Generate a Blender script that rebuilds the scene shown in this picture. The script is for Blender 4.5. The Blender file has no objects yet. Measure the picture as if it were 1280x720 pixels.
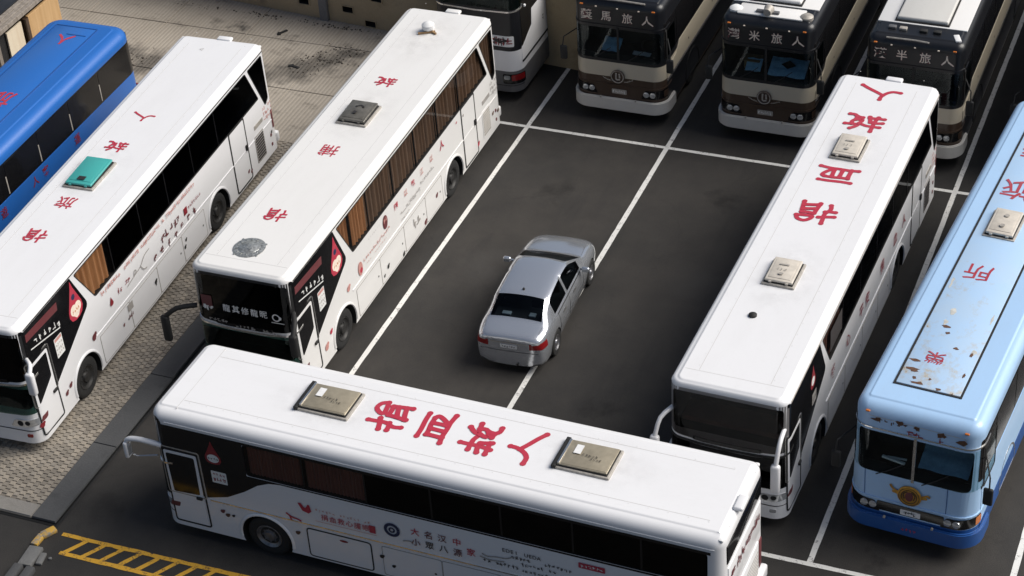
import bpy, bmesh, math, random
from mathutils import Vector, Matrix
from mathutils.bvhtree import BVHTree
PI = math.pi
C = bpy.context.scene.collection
scene = bpy.context.scene

# ------------------------------------------------------------------ camera, sky, sun, exposure
cam = bpy.data.cameras.new('camera'); camo = bpy.data.objects.new('camera', cam); C.objects.link(camo)
cam.sensor_width = 36; cam.lens = 2562.05 / 1280 * 36; cam.clip_start = 1; cam.clip_end = 2000
fw = Vector((-.33338943, .7366767, -.58835272)); rt = Vector((.92750498, .36819487, -.06455274)); up = Vector((-.16907395, .56722127, .80602359))
camo.matrix_world = Matrix(((rt.x, up.x, -fw.x, 0), (rt.y, up.y, -fw.y, 0), (rt.z, up.z, -fw.z, 29.6613), (0, 0, 0, 1)))
scene.camera = camo
SUN_EL, SUN_AZ = 45, 26          # azimuth in degrees from +X towards +Y: the side the sun stands on
w = bpy.data.worlds.new('World'); scene.world = w; w.use_nodes = True
nt = w.node_tree; bg = nt.nodes['Background']
sky = nt.nodes.new('ShaderNodeTexSky'); sky.sky_type = 'NISHITA'; sky.sun_disc = False
sky.sun_elevation = math.radians(SUN_EL); sky.sun_rotation = math.radians(90 - SUN_AZ)
sky.air_density = 1.0; sky.dust_density = 3.0; sky.ozone_density = 1.0
nt.links.new(sky.outputs[0], bg.inputs[0]); bg.inputs[1].default_value = .05
sun = bpy.data.lights.new('sun', 'SUN'); suno = bpy.data.objects.new('sun', sun); C.objects.link(suno)
sun.energy = 3.0; sun.angle = math.radians(46); sun.color = (1, .965, .905)
sd = Vector((math.cos(math.radians(SUN_EL)) * math.cos(math.radians(SUN_AZ)), math.cos(math.radians(SUN_EL)) * math.sin(math.radians(SUN_AZ)), math.sin(math.radians(SUN_EL))))
suno.rotation_euler = sd.to_track_quat('Z', 'Y').to_euler(); suno.location = (0, 20, 40)
scene.view_settings.view_transform = 'Standard'; scene.view_settings.look = 'None'
scene.view_settings.exposure = 0.45; scene.view_settings.gamma = 1

# ------------------------------------------------------------------ materials
def nmat(name):
    m = bpy.data.materials.new(name); m.use_nodes = True
    return m, m.node_tree, m.node_tree.nodes['Principled BSDF']
def N(t, kind, **kw):
    n = t.nodes.new(kind)
    for k, v in kw.items(): setattr(n, k, v)
    return n
def noise(t, scale, detail=4, rough=.55, vec=None, stretch=None):
    n = N(t, 'ShaderNodeTexNoise'); n.inputs['Scale'].default_value = scale; n.inputs['Detail'].default_value = detail; n.inputs['Roughness'].default_value = rough
    tc = N(t, 'ShaderNodeTexCoord'); src = tc.outputs['Object']
    if stretch:
        mp = N(t, 'ShaderNodeMapping'); mp.inputs['Scale'].default_value = stretch; t.links.new(src, mp.inputs[0]); src = mp.outputs[0]
    t.links.new(src, n.inputs['Vector'])
    return n.outputs['Fac']
def ramp(t, fac, stops):
    r = N(t, 'ShaderNodeValToRGB'); e = r.color_ramp.elements
    while len(e) < len(stops): e.new(.5)
    for i, (p, c) in enumerate(stops):
        e[i].position = p; e[i].color = (*c, 1) if len(c) == 3 else c
    t.links.new(fac, r.inputs[0]); return r.outputs[0]
def mixc(t, fac, a, b, mode='MIX'):
    m = N(t, 'ShaderNodeMix', data_type='RGBA', blend_type=mode)
    for i, v in ((0, fac), (6, a), (7, b)):
        if isinstance(v, (int, float)): m.inputs[i].default_value = v
        elif isinstance(v, (tuple, list)): m.inputs[i].default_value = (*v, 1)
        else: t.links.new(v, m.inputs[i])
    return m.outputs[2]
def bump(t, h, bsdf, strength=.3, dist=.01):
    b = N(t, 'ShaderNodeBump'); b.inputs['Strength'].default_value = strength; b.inputs['Distance'].default_value = dist
    t.links.new(h, b.inputs['Height']); t.links.new(b.outputs[0], bsdf.inputs['Normal'])
def paint(name, col, rough=.35, dirt=.1, coat=.3, dcol=(.35, .3, .25), metallic=0):
    m, t, b = nmat(name)
    a = noise(t, 1.3, 8, .65, stretch=(1.2, .35, 1)); c = noise(t, 14, 6, .7, stretch=(1, .6, 1.4))
    f = ramp(t, a, [(.46, (0, 0, 0)), (.78, (1, 1, 1))]); g = ramp(t, c, [(.56, (0, 0, 0)), (.8, (1, 1, 1))])
    mul = mixc(t, .6, f, g); sc = N(t, 'ShaderNodeMath', operation='MULTIPLY'); t.links.new(mul, sc.inputs[0]); sc.inputs[1].default_value = dirt * 2.2
    t.links.new(mixc(t, sc.outputs[0], col, tuple(.55 * x + .45 * y * .8 for x, y in zip(col, dcol))), b.inputs['Base Color'])
    b.inputs['Roughness'].default_value = rough; b.inputs['Metallic'].default_value = metallic
    if coat: b.inputs['Coat Weight'].default_value = coat; b.inputs['Coat Roughness'].default_value = .12
    return m
def plain(name, col, rough=.6, metallic=0, var=.15, scale=12):
    m, t, b = nmat(name)
    f = noise(t, scale, 5)
    t.links.new(ramp(t, f, [(.3, tuple(x * (1 - var) for x in col)), (.7, tuple(min(1, x * (1 + var)) for x in col))]), b.inputs['Base Color'])
    b.inputs['Roughness'].default_value = rough; b.inputs['Metallic'].default_value = metallic
    return m
def glass(name, tint, tr=.5, rough=.03):
    """tinted pane: mostly see-through with a fresnel reflection"""
    m = bpy.data.materials.new(name); m.use_nodes = True; t = m.node_tree; t.nodes.clear()
    o = N(t, 'ShaderNodeOutputMaterial'); mx = N(t, 'ShaderNodeMixShader'); tr_ = N(t, 'ShaderNodeBsdfTransparent'); gl = N(t, 'ShaderNodeBsdfGlossy'); lw = N(t, 'ShaderNodeLayerWeight'); pw = N(t, 'ShaderNodeMath', operation='POWER'); fr = N(t, 'ShaderNodeMath', operation='MULTIPLY_ADD')
    tr_.inputs[0].default_value = (*tint, 1); gl.inputs['Roughness'].default_value = rough; lw.inputs[0].default_value = .5; t.links.new(lw.outputs['Facing'], pw.inputs[0]); pw.inputs[1].default_value = 4.5; t.links.new(pw.outputs[0], fr.inputs[0]); fr.inputs[1].default_value = .5; fr.inputs[2].default_value = .02
    f = noise(t, 3, 3); t.links.new(ramp(t, f, [(.35, (.75, .8, .85)), (.7, (1, 1, 1))]), gl.inputs[0])
    t.links.new(fr.outputs[0], mx.inputs[0]); t.links.new(tr_.outputs[0], mx.inputs[1]); t.links.new(gl.outputs[0], mx.inputs[2]); t.links.new(mx.outputs[0], o.inputs[0])
    return m
M = {}
M['white'] = paint('white bus paint', (.8, .8, .815), .32, .15)
M['white_b'] = paint('cream white bus paint', (.80, .79, .775), .32, .15)
M['cream'] = paint('cream band paint', (.56, .50, .39), .35, .15)
M['bumperwhite'] = paint('aged white bumper', (.62, .60, .56), .4, .3)
M['brown'] = paint('brown lacquer', (.06, .037, .025), .28, .2, .4)
M['navy'] = paint('black navy lacquer', (.008, .009, .012), .38, .06, .1)
M['ltblue'] = paint('light blue bus paint', (.40, .60, .86), .38, .2)
M['blue'] = paint('royal blue bus paint', (.02, .135, .47), .35, .08)
M['deepblue'] = paint('deep blue bumper paint', (.015, .085, .3), .35, .15)
M['grey'] = paint('grey skirt paint', (.12, .12, .125), .4, .2)
M['black'] = plain('black gloss panel', (.008, .008, .009), .12, var=.3)
M['rubber'] = plain('black rubber', (.014, .014, .014), .7)
M['tyre'] = plain('tyre rubber', (.018, .018, .018), .8, var=.35, scale=30)
M['rim'] = plain('dark steel rim', (.045, .044, .043), .5, .5, .3)
M['alloy'] = plain('silver alloy', (.5, .5, .52), .3, .9)
M['hub'] = plain('grey hubcap', (.22, .22, .23), .4, .6, .3)
M['chrome'] = plain('bright trim metal', (.75, .74, .72), .22, .9, .08)
M['dark'] = plain('dark interior', (.012, .012, .013), .9)
M['seat'] = plain('dark seat cloth', (.035, .03, .03), .95)
M['shelf'] = plain('red brown shelf', (.42, .22, .16), .8)
M['dash'] = plain('dashboard', (.06, .055, .05), .8)
M['tandash'] = plain('tan dashboard', (.42, .30, .17), .8)
M['shade'] = plain('pale blue sunshade cloth', (.42, .68, .92), .6)
M['card'] = plain('brown cardboard', (.32, .2, .1), .8)
M['paper'] = plain('white paper', (.75, .75, .75), .7, var=.08)
M['glass'] = glass('tinted glass', (.2, .2, .205))
M['glass_mid'] = glass('smoke tinted glass', (.48, .47, .465))
M['glass_clear'] = glass('lightly tinted glass', (.82, .88, .88))
M['glass_curtain'] = glass('curtained glass', (.88, .85, .82))
M['glass_green'] = glass('green tinted glass', (.45, .56, .53))
M['red'] = paint('red lettering', (.47, .035, .065), .45, .25, 0, (.6, .4, .4))
M['red_old'] = paint('faded red lettering', (.40, .04, .06), .5, .5, 0, (.6, .6, .7))
M['darkred'] = paint('dark red print', (.25, .02, .03), .5, .2, 0)
M['maroon'] = paint('maroon print', (.14, .035, .04), .5, .2, 0)
M['ink'] = plain('black print', (.025, .023, .023), .6)
M['navyink'] = plain('navy print', (.02, .03, .08), .6)
M['greyink'] = plain('grey print', (.35, .33, .31), .6)
M['pinkink'] = plain('pale red print', (.55, .27, .24), .6)
M['whiteink'] = plain('white print', (.75, .75, .73), .6, var=.06)
M['creamink'] = plain('cream print', (.86, .74, .62), .6, var=.1)
M['redlamp'] = plain('red lamp', (.22, .010, .012), .15)
M['amber'] = plain('amber lamp', (.55, .16, .03), .2)
M['lens'] = plain('clear lamp lens', (.6, .62, .64), .12, .6)
M['gold'] = plain('gold emblem', (.55, .29, .05), .4, .3, .3)
M['tan_lid'] = plain('bronze hatch lid', (.40, .35, .26), .35, .35, .14, 5)
M['beige_lid'] = plain('beige hatch lid', (.60, .55, .48), .4, 0, .12, 6)
M['unit'] = paint('aged white roof unit', (.62, .61, .58), .4, .3)
M['teal'] = paint('teal hatch lid', (.055, .37, .35), .45, .2)
M['grey_lid'] = plain('dark glazed hatch lid', (.16, .15, .13), .25, .3, .25, 6)
M['hatch_frame'] = plain('hatch frame', (.42, .39, .35), .5, .2, .2)
M['silverdisc'] = plain('patterned silver disc', (.42, .43, .42), .35, .6, .45, 16)
def peel():
    m, t, b = nmat('peeling light blue paint')
    tc = N(t, 'ShaderNodeTexCoord'); sp = N(t, 'ShaderNodeSeparateXYZ'); t.links.new(tc.outputs['Object'], sp.inputs[0])
    f = noise(t, 2.1, 10, .68, stretch=(1.3, .8, 1)); g = noise(t, 7, 8, .7); mx = mixc(t, .3, f, g)
    gr = N(t, 'ShaderNodeMapRange'); gr.inputs['From Min'].default_value = 1; gr.inputs['From Max'].default_value = 6; gr.inputs['To Min'].default_value = .10; gr.inputs['To Max'].default_value = -.06; t.links.new(sp.outputs['Y'], gr.inputs[0])
    ad = N(t, 'ShaderNodeMath', operation='ADD'); t.links.new(mx, ad.inputs[0]); t.links.new(gr.outputs[0], ad.inputs[1])
    c = mixc(t, ramp(t, noise(t, 1.2, 7, .65), [(.4, (0, 0, 0)), (.75, (.5, .5, .5))]), (.43, .62, .86), (.50, .62, .74))
    c = mixc(t, ramp(t, ad.outputs[0], [(.56, (0, 0, 0)), (.65, (.6, .6, .6))]), c, (.46, .47, .46))
    c = mixc(t, ramp(t, ad.outputs[0], [(.655, (0, 0, 0)), (.665, (1, 1, 1))]), c, (.50, .48, .43))
    c = mixc(t, ramp(t, ad.outputs[0], [(.69, (0, 0, 0)), (.705, (1, 1, 1))]), c, (.13, .075, .05))
    t.links.new(c, b.inputs['Base Color']); b.inputs['Roughness'].default_value = .5; bump(t, ad.outputs[0], b, .2, .01); return m
M['peel'] = peel()
M['rust'] = plain('rust', (.12, .06, .035), .9, var=.5, scale=25)
M['bare'] = plain('bare primer', (.52, .52, .49), .8, var=.2)
M['carpaint'] = paint('silver car paint', (.60, .63, .68), .18, .05, 1., metallic=.72)
M['carglass'] = glass('car glass', (.3, .36, .4))
M['carsill'] = plain('grey plastic', (.06, .06, .063), .6)
M['yellow'] = None
M['seam2'] = paint('soft grey seam sealant', (.58, .57, .56), .6, .2, 0)
M['seam'] = paint('weathered white seam', (.745, .742, .74), .5, .1, 0)

def cloth(name, a, b):
    m, t, bs = nmat(name); f = noise(t, 2.2, 4, .5, stretch=(1, 2.5, .5)); t.links.new(ramp(t, f, [(.3, a), (.7, b)]), bs.inputs['Base Color']); bs.inputs['Roughness'].default_value = .95; bs.inputs['Sheen Weight'].default_value = .2; return m
def grime():
    m = bpy.data.materials.new('soft roof grime'); m.use_nodes = True; t = m.node_tree; t.nodes.clear()
    o = N(t, 'ShaderNodeOutputMaterial'); mx = N(t, 'ShaderNodeMixShader'); tr = N(t, 'ShaderNodeBsdfTransparent'); df = N(t, 'ShaderNodeBsdfDiffuse'); df.inputs[0].default_value = (.2, .185, .165, 1)
    tc = N(t, 'ShaderNodeTexCoord'); ln = N(t, 'ShaderNodeVectorMath', operation='LENGTH'); mp = N(t, 'ShaderNodeMapping'); mp.inputs['Scale'].default_value = (1.05, .62, 0); t.links.new(tc.outputs['Object'], mp.inputs[0]); t.links.new(mp.outputs[0], ln.inputs[0])
    oi = N(t, 'ShaderNodeObjectInfo'); nz = N(t, 'ShaderNodeTexNoise', noise_dimensions='4D'); nz.inputs['Scale'].default_value = 2.6; nz.inputs['Detail'].default_value = 8; nz.inputs['Roughness'].default_value = .68; t.links.new(tc.outputs['Object'], nz.inputs['Vector'])
    w10 = N(t, 'ShaderNodeMath', operation='MULTIPLY'); w10.inputs[1].default_value = 20; t.links.new(oi.outputs['Random'], w10.inputs[0]); t.links.new(w10.outputs[0], nz.inputs['W'])
    a = ramp(t, ln.outputs['Value'], [(.3, (1, 1, 1)), (.92, (0, 0, 0))]); b = ramp(t, nz.outputs['Fac'], [(.42, (0, 0, 0)), (.72, (1, 1, 1))])
    mu = N(t, 'ShaderNodeMath', operation='MULTIPLY'); t.links.new(a, mu.inputs[0]); t.links.new(b, mu.inputs[1]); m2 = N(t, 'ShaderNodeMath', operation='MULTIPLY'); m2.inputs[1].default_value = .16; t.links.new(mu.outputs[0], m2.inputs[0])
    t.links.new(m2.outputs[0], mx.inputs[0]); t.links.new(tr.outputs[0], mx.inputs[1]); t.links.new(df.outputs[0], mx.inputs[2]); t.links.new(mx.outputs[0], o.inputs[0]); return m
M['grime'] = grime()
def wood_mat(name, a, b, scale=3):
    m, t, bs = nmat(name); f = noise(t, scale, 6, .6, stretch=(6, 6, .5)); t.links.new(ramp(t, f, [(.3, a), (.7, b)]), bs.inputs['Base Color']); bs.inputs['Roughness'].default_value = .85
    bump(t, f, bs, .3, .01); return m
M['curtain'] = cloth('brown curtain cloth', (.36, .17, .07), (.50, .26, .115))  # brown cloth brightened: sunlight on the front curtains put into the colour
M['curtain_shaded'] = cloth('shaded brown curtain cloth', (.085, .052, .034), (.15, .09, .055))  # same brown cloth out of the sun, its shade put into the colour
M['curtain_red'] = cloth('red brown curtain cloth', (.15, .06, .05), (.20, .085, .07))
M['plank_grey'] = wood_mat('weathered grey timber', (.17, .145, .12), (.33, .29, .25), 2)
M['plank_tan'] = wood_mat('tan plywood', (.44, .27, .12), (.55, .36, .18), 1)
M['panel_cream'] = wood_mat('cream board', (.60, .50, .37), (.70, .62, .48), 1)
M['roofing'] = plain('dark roofing', (.02, .021, .024), .45, var=.5, scale=3)

def asphalt():
    m, t, b = nmat('worn asphalt')
    big = noise(t, .16, 4, .5); mid = noise(t, 1.1, 6, .65); fine = noise(t, 45, 5, .75); drip = noise(t, .5, 6, .6, stretch=(2.6, .5, 1))
    c = ramp(t, big, [(.36, (.020, .0195, .019)), (.66, (.052, .0445, .0375))])
    c = mixc(t, .5, c, ramp(t, mid, [(.34, (.017, .017, .0175)), (.68, (.055, .050, .045))]))
    c = mixc(t, ramp(t, drip, [(.54, (0, 0, 0)), (.70, (.7, .7, .7))]), c, (.015, .015, .016))
    c = mixc(t, .4, c, ramp(t, fine, [(.3, (.014, .014, .014)), (.7, (.085, .08, .075))]))
    wv = N(t, 'ShaderNodeTexVoronoi', feature='DISTANCE_TO_EDGE'); wv.inputs['Scale'].default_value = .32
    tc = N(t, 'ShaderNodeTexCoord'); nz = N(t, 'ShaderNodeTexNoise'); nz.inputs['Scale'].default_value = .9; nz.inputs['Detail'].default_value = 6
    t.links.new(tc.outputs['Object'], nz.inputs[0]); ad = N(t, 'ShaderNodeVectorMath', operation='MULTIPLY_ADD'); ad.inputs[1].default_value = (1.6, 1.6, 0)
    t.links.new(nz.outputs['Color'], ad.inputs[0]); t.links.new(tc.outputs['Object'], ad.inputs[2]); t.links.new(ad.outputs[0], wv.inputs['Vector'])
    c = mixc(t, ramp(t, wv.outputs[0], [(0, (.22, .22, .22)), (.004, (0, 0, 0))]), c, (.012, .012, .012))
    for sx, sy, sr, col in ((-17.3, 41.5, .5, .012), (-13.0, 42.3, .45, .012), (-17.0, 46.6, .6, .010), (-12.9, 46.8, .5, .010), (-13.2, 33.5, .4, .014), (-20.6, 36.5, .35, .014), (-22.2, 27.0, .45, .015), (-6.2, 30.6, .35, .012), (-17.6, 37.6, .9, .062), (-12.6, 38.6, .8, .052), (-21.6, 26.7, .8, .05)):
        nz2 = N(t, 'ShaderNodeTexNoise'); nz2.inputs['Scale'].default_value = 1.3; nz2.inputs['Detail'].default_value = 7; nz2.inputs['Roughness'].default_value = .65; t.links.new(tc.outputs['Object'], nz2.inputs[0])
        ad2 = N(t, 'ShaderNodeVectorMath', operation='MULTIPLY_ADD'); ad2.inputs[1].default_value = (2.2, 2.2, 0); t.links.new(nz2.outputs['Color'], ad2.inputs[0]); t.links.new(tc.outputs['Object'], ad2.inputs[2])
        ds = N(t, 'ShaderNodeVectorMath', operation='DISTANCE'); t.links.new(ad2.outputs[0], ds.inputs[0]); ds.inputs[1].default_value = (sx + 1.1, sy + 1.1, 0)
        c = mixc(t, ramp(t, ds.outputs['Value'], [(sr * .15, (.6, .6, .6)), (min(.99, sr * 1.1), (0, 0, 0))]), c, (col, col * .95, col * .9))
    t.links.new(c, b.inputs['Base Color']); b.inputs['Roughness'].default_value = .82; b.inputs['Specular IOR Level'].default_value = .3
    bump(t, fine, b, .5, .008); return m
M['asphalt'] = asphalt()
def concrete(name, lo, hi, rib=0, stain=.5, spots=(), island=False):
    m, t, b = nmat(name)
    a = noise(t, .5, 7, .62); f = noise(t, 22, 6, .7); s = noise(t, 1.1, 8, .68, stretch=(1, 1.6, 1))
    c = ramp(t, a, [(.3, lo), (.7, hi)]); c = mixc(t, .25, c, ramp(t, f, [(.3, tuple(x * .5 for x in lo)), (.7, hi)]))
    c = mixc(t, ramp(t, s, [(.56, (0, 0, 0)), (.72, (stain, stain, stain))]), c, tuple(x * .3 for x in lo))
    for sx, sy, sr in spots:   # oil stains
        tc = N(t, 'ShaderNodeTexCoord'); nz = N(t, 'ShaderNodeTexNoise'); nz.inputs['Scale'].default_value = 2.2; nz.inputs['Detail'].default_value = 6; t.links.new(tc.outputs['Object'], nz.inputs[0])
        ad = N(t, 'ShaderNodeVectorMath', operation='MULTIPLY_ADD'); ad.inputs[1].default_value = (1.4, 1.4, 0); t.links.new(nz.outputs['Color'], ad.inputs[0]); t.links.new(tc.outputs['Object'], ad.inputs[2])
        ds = N(t, 'ShaderNodeVectorMath', operation='DISTANCE'); t.links.new(ad.outputs[0], ds.inputs[0]); ds.inputs[1].default_value = (sx + .7, sy + .7, .065)
        c = mixc(t, ramp(t, ds.outputs['Value'], [(sr * .25, (.88, .88, .88)), (min(.99, sr * .8), (0, 0, 0))]), c, (.05, .045, .04))
    if island:
        gi = N(t, 'ShaderNodeNewGeometry'); c = mixc(t, .5, c, ramp(t, gi.outputs['Random Per Island'], [(0, (.45, .44, .42)), (.5, (.9, .9, .9)), (1, (1.25, 1.2, 1.12))]), 'MULTIPLY')
    h = f
    if rib:
        wv = N(t, 'ShaderNodeTexWave', wave_type='BANDS', bands_direction='X'); wv.inputs['Scale'].default_value = rib; wv.inputs['Distortion'].default_value = .6; wv.inputs['Detail'].default_value = 3
        tc = N(t, 'ShaderNodeTexCoord'); t.links.new(tc.outputs['Object'], wv.inputs[0]); h = wv.outputs['Fac']
        c = mixc(t, .16, c, ramp(t, h, [(.1, tuple(x * .45 for x in lo)), (.5, hi)]))
    t.links.new(c, b.inputs['Base Color']); b.inputs['Roughness'].default_value = .9
    bump(t, h, b, .5, .015); return m
M['slab'] = concrete('ribbed old concrete', (.31, .27, .22), (.45, .40, .335), 2.6, .75, [(-26.75, 45.3, 1.25), (-26.1, 46.0, .9), (-27.7, 44.6, 1.0), (-31.4, 44.5, 1.1), (-32.3, 44.9, .8), (-25.7, 46.6, .7), (-29.6, 47.2, .4)])
M['sett'] = concrete('worn paving sett', (.25, .222, .188), (.365, .328, .28), 0, .45, (), True)
M['joint'] = concrete('dark joint filling', (.15, .132, .112), (.21, .19, .16), 0, .3)
M['kerbstone'] = concrete('dark grey kerb stone', (.06, .062, .066), (.095, .097, .10), 0, .4)
M['border'] = concrete('light border stone', (.20, .19, .175), (.28, .265, .245), 0, .3)
M['wall'] = concrete('beige concrete wall', (.36, .28, .165), (.46, .37, .24), 0, .45)
M['greyconc'] = concrete('grey concrete', (.13, .13, .13), (.22, .22, .215), 0, .4)
M['dirt'] = plain('dark dirt', (.06, .05, .04), .95, var=.5)
M['gutter'] = plain('wet black gutter', (.012, .012, .012), .5)
def worn(name, col, under, cover):
    m, t, b = nmat(name)
    f = noise(t, 5, 8, .75); g = noise(t, 30, 4, .7); mx = mixc(t, .35, f, g)
    t.links.new(mixc(t, ramp(t, mx, [(cover, (0, 0, 0)), (cover + .08, (1, 1, 1))]), under, col), b.inputs['Base Color']); b.inputs['Roughness'].default_value = .8
    return m
M['line'] = worn('worn white road paint', (.74, .73, .70), (.16, .155, .15), .38)
M['yellow'] = worn('worn yellow road paint', (.66, .36, .035), (.06, .05, .04), .40)
M['yellowk'] = worn('chipped yellow paint', (.6, .36, .06), (.25, .24, .22), .45)

# ------------------------------------------------------------------ helpers
def tag(o, label=None, cat=None, group=None, kind=None):
    for k, v in (('label', label), ('category', cat), ('group', group), ('kind', kind)):
        if v: o[k] = v
    return o
def obj(name, bm, mats, parent=None, smooth=False, ang=35):
    me = bpy.data.meshes.new(name); bm.to_mesh(me); bm.free()
    for m in (mats if isinstance(mats, (list, tuple)) else [mats]): me.materials.append(m)
    if smooth:
        me.shade_smooth(); me.set_sharp_from_angle(angle=math.radians(ang))
    o = bpy.data.objects.new(name, me); C.objects.link(o)
    if parent: o.parent = parent
    return o
def empty(name, loc, rz=0):
    o = bpy.data.objects.new(name, None); C.objects.link(o); o.location = loc; o.rotation_euler = (0, 0, rz); o.empty_display_size = .3
    return o
def box(bm, c, s, bev=0, rz=0, mi=0, seg=2):
    r = bmesh.ops.create_cube(bm, size=1, matrix=Matrix.Translation(c) @ Matrix.Rotation(rz, 4, 'Z') @ Matrix.Diagonal((*s, 1)))
    fs = set(f for v in r['verts'] for f in v.link_faces)
    if bev:
        es = list(set(e for v in r['verts'] for e in v.link_edges))
        q = bmesh.ops.bevel(bm, geom=es, offset=bev, segments=seg, affect='EDGES', profile=.5); fs = set(f for f in q['faces']) | set(f for f in fs if f.is_valid)
    for f in fs:
        if f.is_valid: f.material_index = mi
    return bm
def tube(bm, pts, r, n=8, cap=True):
    pts = [Vector(p) for p in pts]; rings = []; prev = None
    for i, p in enumerate(pts):
        d = (pts[min(i + 1, len(pts) - 1)] - pts[max(i - 1, 0)]).normalized()
        a = prev - d * prev.dot(d) if prev else d.orthogonal()
        a.normalize(); prev = a; b = d.cross(a); rr = r[i] if isinstance(r, (list, tuple)) else r
        rings.append([bm.verts.new(p + (a * math.cos(k * 2 * PI / n) + b * math.sin(k * 2 * PI / n)) * rr) for k in range(n)])
    for q, s in zip(rings, rings[1:]):
        for k in range(n): bm.faces.new((q[k], q[(k + 1) % n], s[(k + 1) % n], s[k]))
    if cap: bm.faces.new(rings[0][::-1]); bm.faces.new(rings[-1])
    return bm
def lathe(bm, prof, axis='x', n=28, c=(0, 0, 0), mi=0):
    """prof: (along, radius) pairs turned round an axis through c"""
    rings = []
    for a, r in prof:
        ring = []
        for k in range(n):
            u, v = r * math.cos(2 * PI * k / n), r * math.sin(2 * PI * k / n)
            p = {'x': (a, u, v), 'y': (u, a, v), 'z': (u, v, a)}[axis]
            ring.append(bm.verts.new(Vector(c) + Vector(p)))
        rings.append(ring)
    for q, s in zip(rings, rings[1:]):
        for k in range(n):
            f = bm.faces.new((q[k], q[(k + 1) % n], s[(k + 1) % n], s[k])); f.material_index = mi
    for ring in (rings[0], rings[-1]):
        f = bm.faces.new(ring); f.material_index = mi
    bmesh.ops.recalc_face_normals(bm, faces=bm.faces[:])
    return bm
def rpoly(pts, r, seg=4):
    """fillet the corners of a polygon; r is a radius or one per corner"""
    out = []; n = len(pts)
    for i in range(n):
        p = Vector(pts[i]); a = Vector(pts[i - 1]) - p; b = Vector(pts[(i + 1) % n]) - p; rr = r[i] if isinstance(r, (list, tuple)) else r
        la, lb = a.length, b.length; d = min(rr, la * .48, lb * .48)
        if d < 1e-4: out.append(tuple(p)); continue
        a /= la; b /= lb; s, e = p + a * d, p + b * d
        for k in range(seg + 1):
            t = k / seg; out.append(tuple(s * (1 - t) ** 2 + p * 2 * t * (1 - t) + e * t ** 2))
    return out
def rect(u0, z0, u1, z1, r=0, seg=4):
    q = [(u0, z0), (u1, z0), (u1, z1), (u0, z1)]
    return rpoly(q, r, seg) if r else q
def ribbon(strokes, wid, seg=6):
    """brush strokes as flat ribbons with round ends -> list of 2-D polygons"""
    polys = []
    for st in strokes:
        pts = [Vector(p) for p in st]
        # smooth (catmull-rom)
        sm = []
        for i in range(len(pts) - 1):
            p0, p1, p2, p3 = pts[max(i - 1, 0)], pts[i], pts[i + 1], pts[min(i + 2, len(pts) - 1)]
            for k in range(3):
                t = k / 3; sm.append(.5 * ((2 * p1) + (p2 - p0) * t + (2 * p0 - 5 * p1 + 4 * p2 - p3) * t * t + (3 * p1 - p0 - 3 * p2 + p3) * t ** 3))
        sm.append(pts[-1]); L, R = [], []
        for i, p in enumerate(sm):
            d = (sm[min(i + 1, len(sm) - 1)] - sm[max(i - 1, 0)]).normalized(); nn = Vector((-d.y, d.x)); ww = wid * (1.12 if i in (0, len(sm) - 1) else .95)
            L.append(p + nn * ww); R.append(p - nn * ww)
        for i in range(len(sm) - 1): polys.append([L[i], R[i], R[i + 1], L[i + 1]])
        for p in (sm[0], sm[-1]): polys.append([p + Vector((math.cos(2 * PI * k / 10), math.sin(2 * PI * k / 10))) * wid * 1.15 for k in range(10)])
    return polys
def flat(name, polys, place, mats, parent, mis=None):
    """flat print: 2-D polygons laid on a surface by place(x, y)"""
    bm = bmesh.new()
    for i, p in enumerate(polys):
        h = i * .00012
        try: f = bm.faces.new([bm.verts.new(place(q[0], q[1], h)) for q in p])
        except ValueError: continue
        if mis: f.material_index = mis[i]
    o = obj(name, bm, mats, parent)
    if len(polys) > 6 and name.split('_')[-1] in ('print', 'lettering', 'poster', 'mark', 'sign', 'drawing', 'badge', 'emblem'): o['kind'] = 'stuff'   # print too small to read apart
    return o
_glyphs = {}
def glyph(ch, bold=.012):
    """outline of one character as triangles in a unit em box centred on 0"""
    if (ch, bold) in _glyphs: return _glyphs[ch, bold]
    cu = bpy.data.curves.new('g', 'FONT'); cu.body = ch; cu.size = 1; cu.offset = bold; cu.resolution_u = 2; cu.align_x = 'CENTER'; cu.align_y = 'CENTER'
    o = bpy.data.objects.new('g', cu); C.objects.link(o); dg = bpy.context.evaluated_depsgraph_get(); dg.update()
    me = bpy.data.meshes.new_from_object(o.evaluated_get(dg)); vs = [v.co.xy for v in me.vertices]
    polys = [[Vector(vs[i]) for i in p.vertices] for p in me.polygons]
    if vs:
        cx = (max(v.x for v in vs) + min(v.x for v in vs)) / 2; cy = (max(v.y for v in vs) + min(v.y for v in vs)) / 2
        polys = [[v - Vector((cx, cy)) for v in p] for p in polys]
    bpy.data.objects.remove(o); bpy.data.curves.remove(cu); bpy.data.meshes.remove(me)
    _glyphs[ch, bold] = polys; return polys
def text_polys(s, size, pitch, bold=.012, x0=0, y0=0, slant=0):
    out = []
    for i, ch in enumerate(s):
        if ch == ' ': continue
        for p in glyph(ch, bold): out.append([Vector((x0 + i * pitch + v.x * size + slant * v.y * size, y0 + v.y * size)) for v in p])
    return out
def scribble(n, h, pitch, seed, x0=0, y0=0, slope=0):
    """print too small to read: little strokes in character cells"""
    rr = random.Random(seed); out = []
    for i in range(n):
        cx = x0 + i * pitch; cy = y0 + slope * i
        if rr.random() < .08: continue
        for k in range(rr.randint(3, 5)):
            wd, hg = (rr.uniform(.35, .8), .16) if rr.random() < .55 else (.16, rr.uniform(.4, .9))
            x = cx + rr.uniform(-.25, .25) * h; y = cy + rr.uniform(-.36, .36) * h
            out.append([(x - wd * h / 2, y - hg * h / 2), (x + wd * h / 2, y - hg * h / 2), (x + wd * h / 2, y + hg * h / 2), (x - wd * h / 2, y + hg * h / 2)])
    return out
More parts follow.
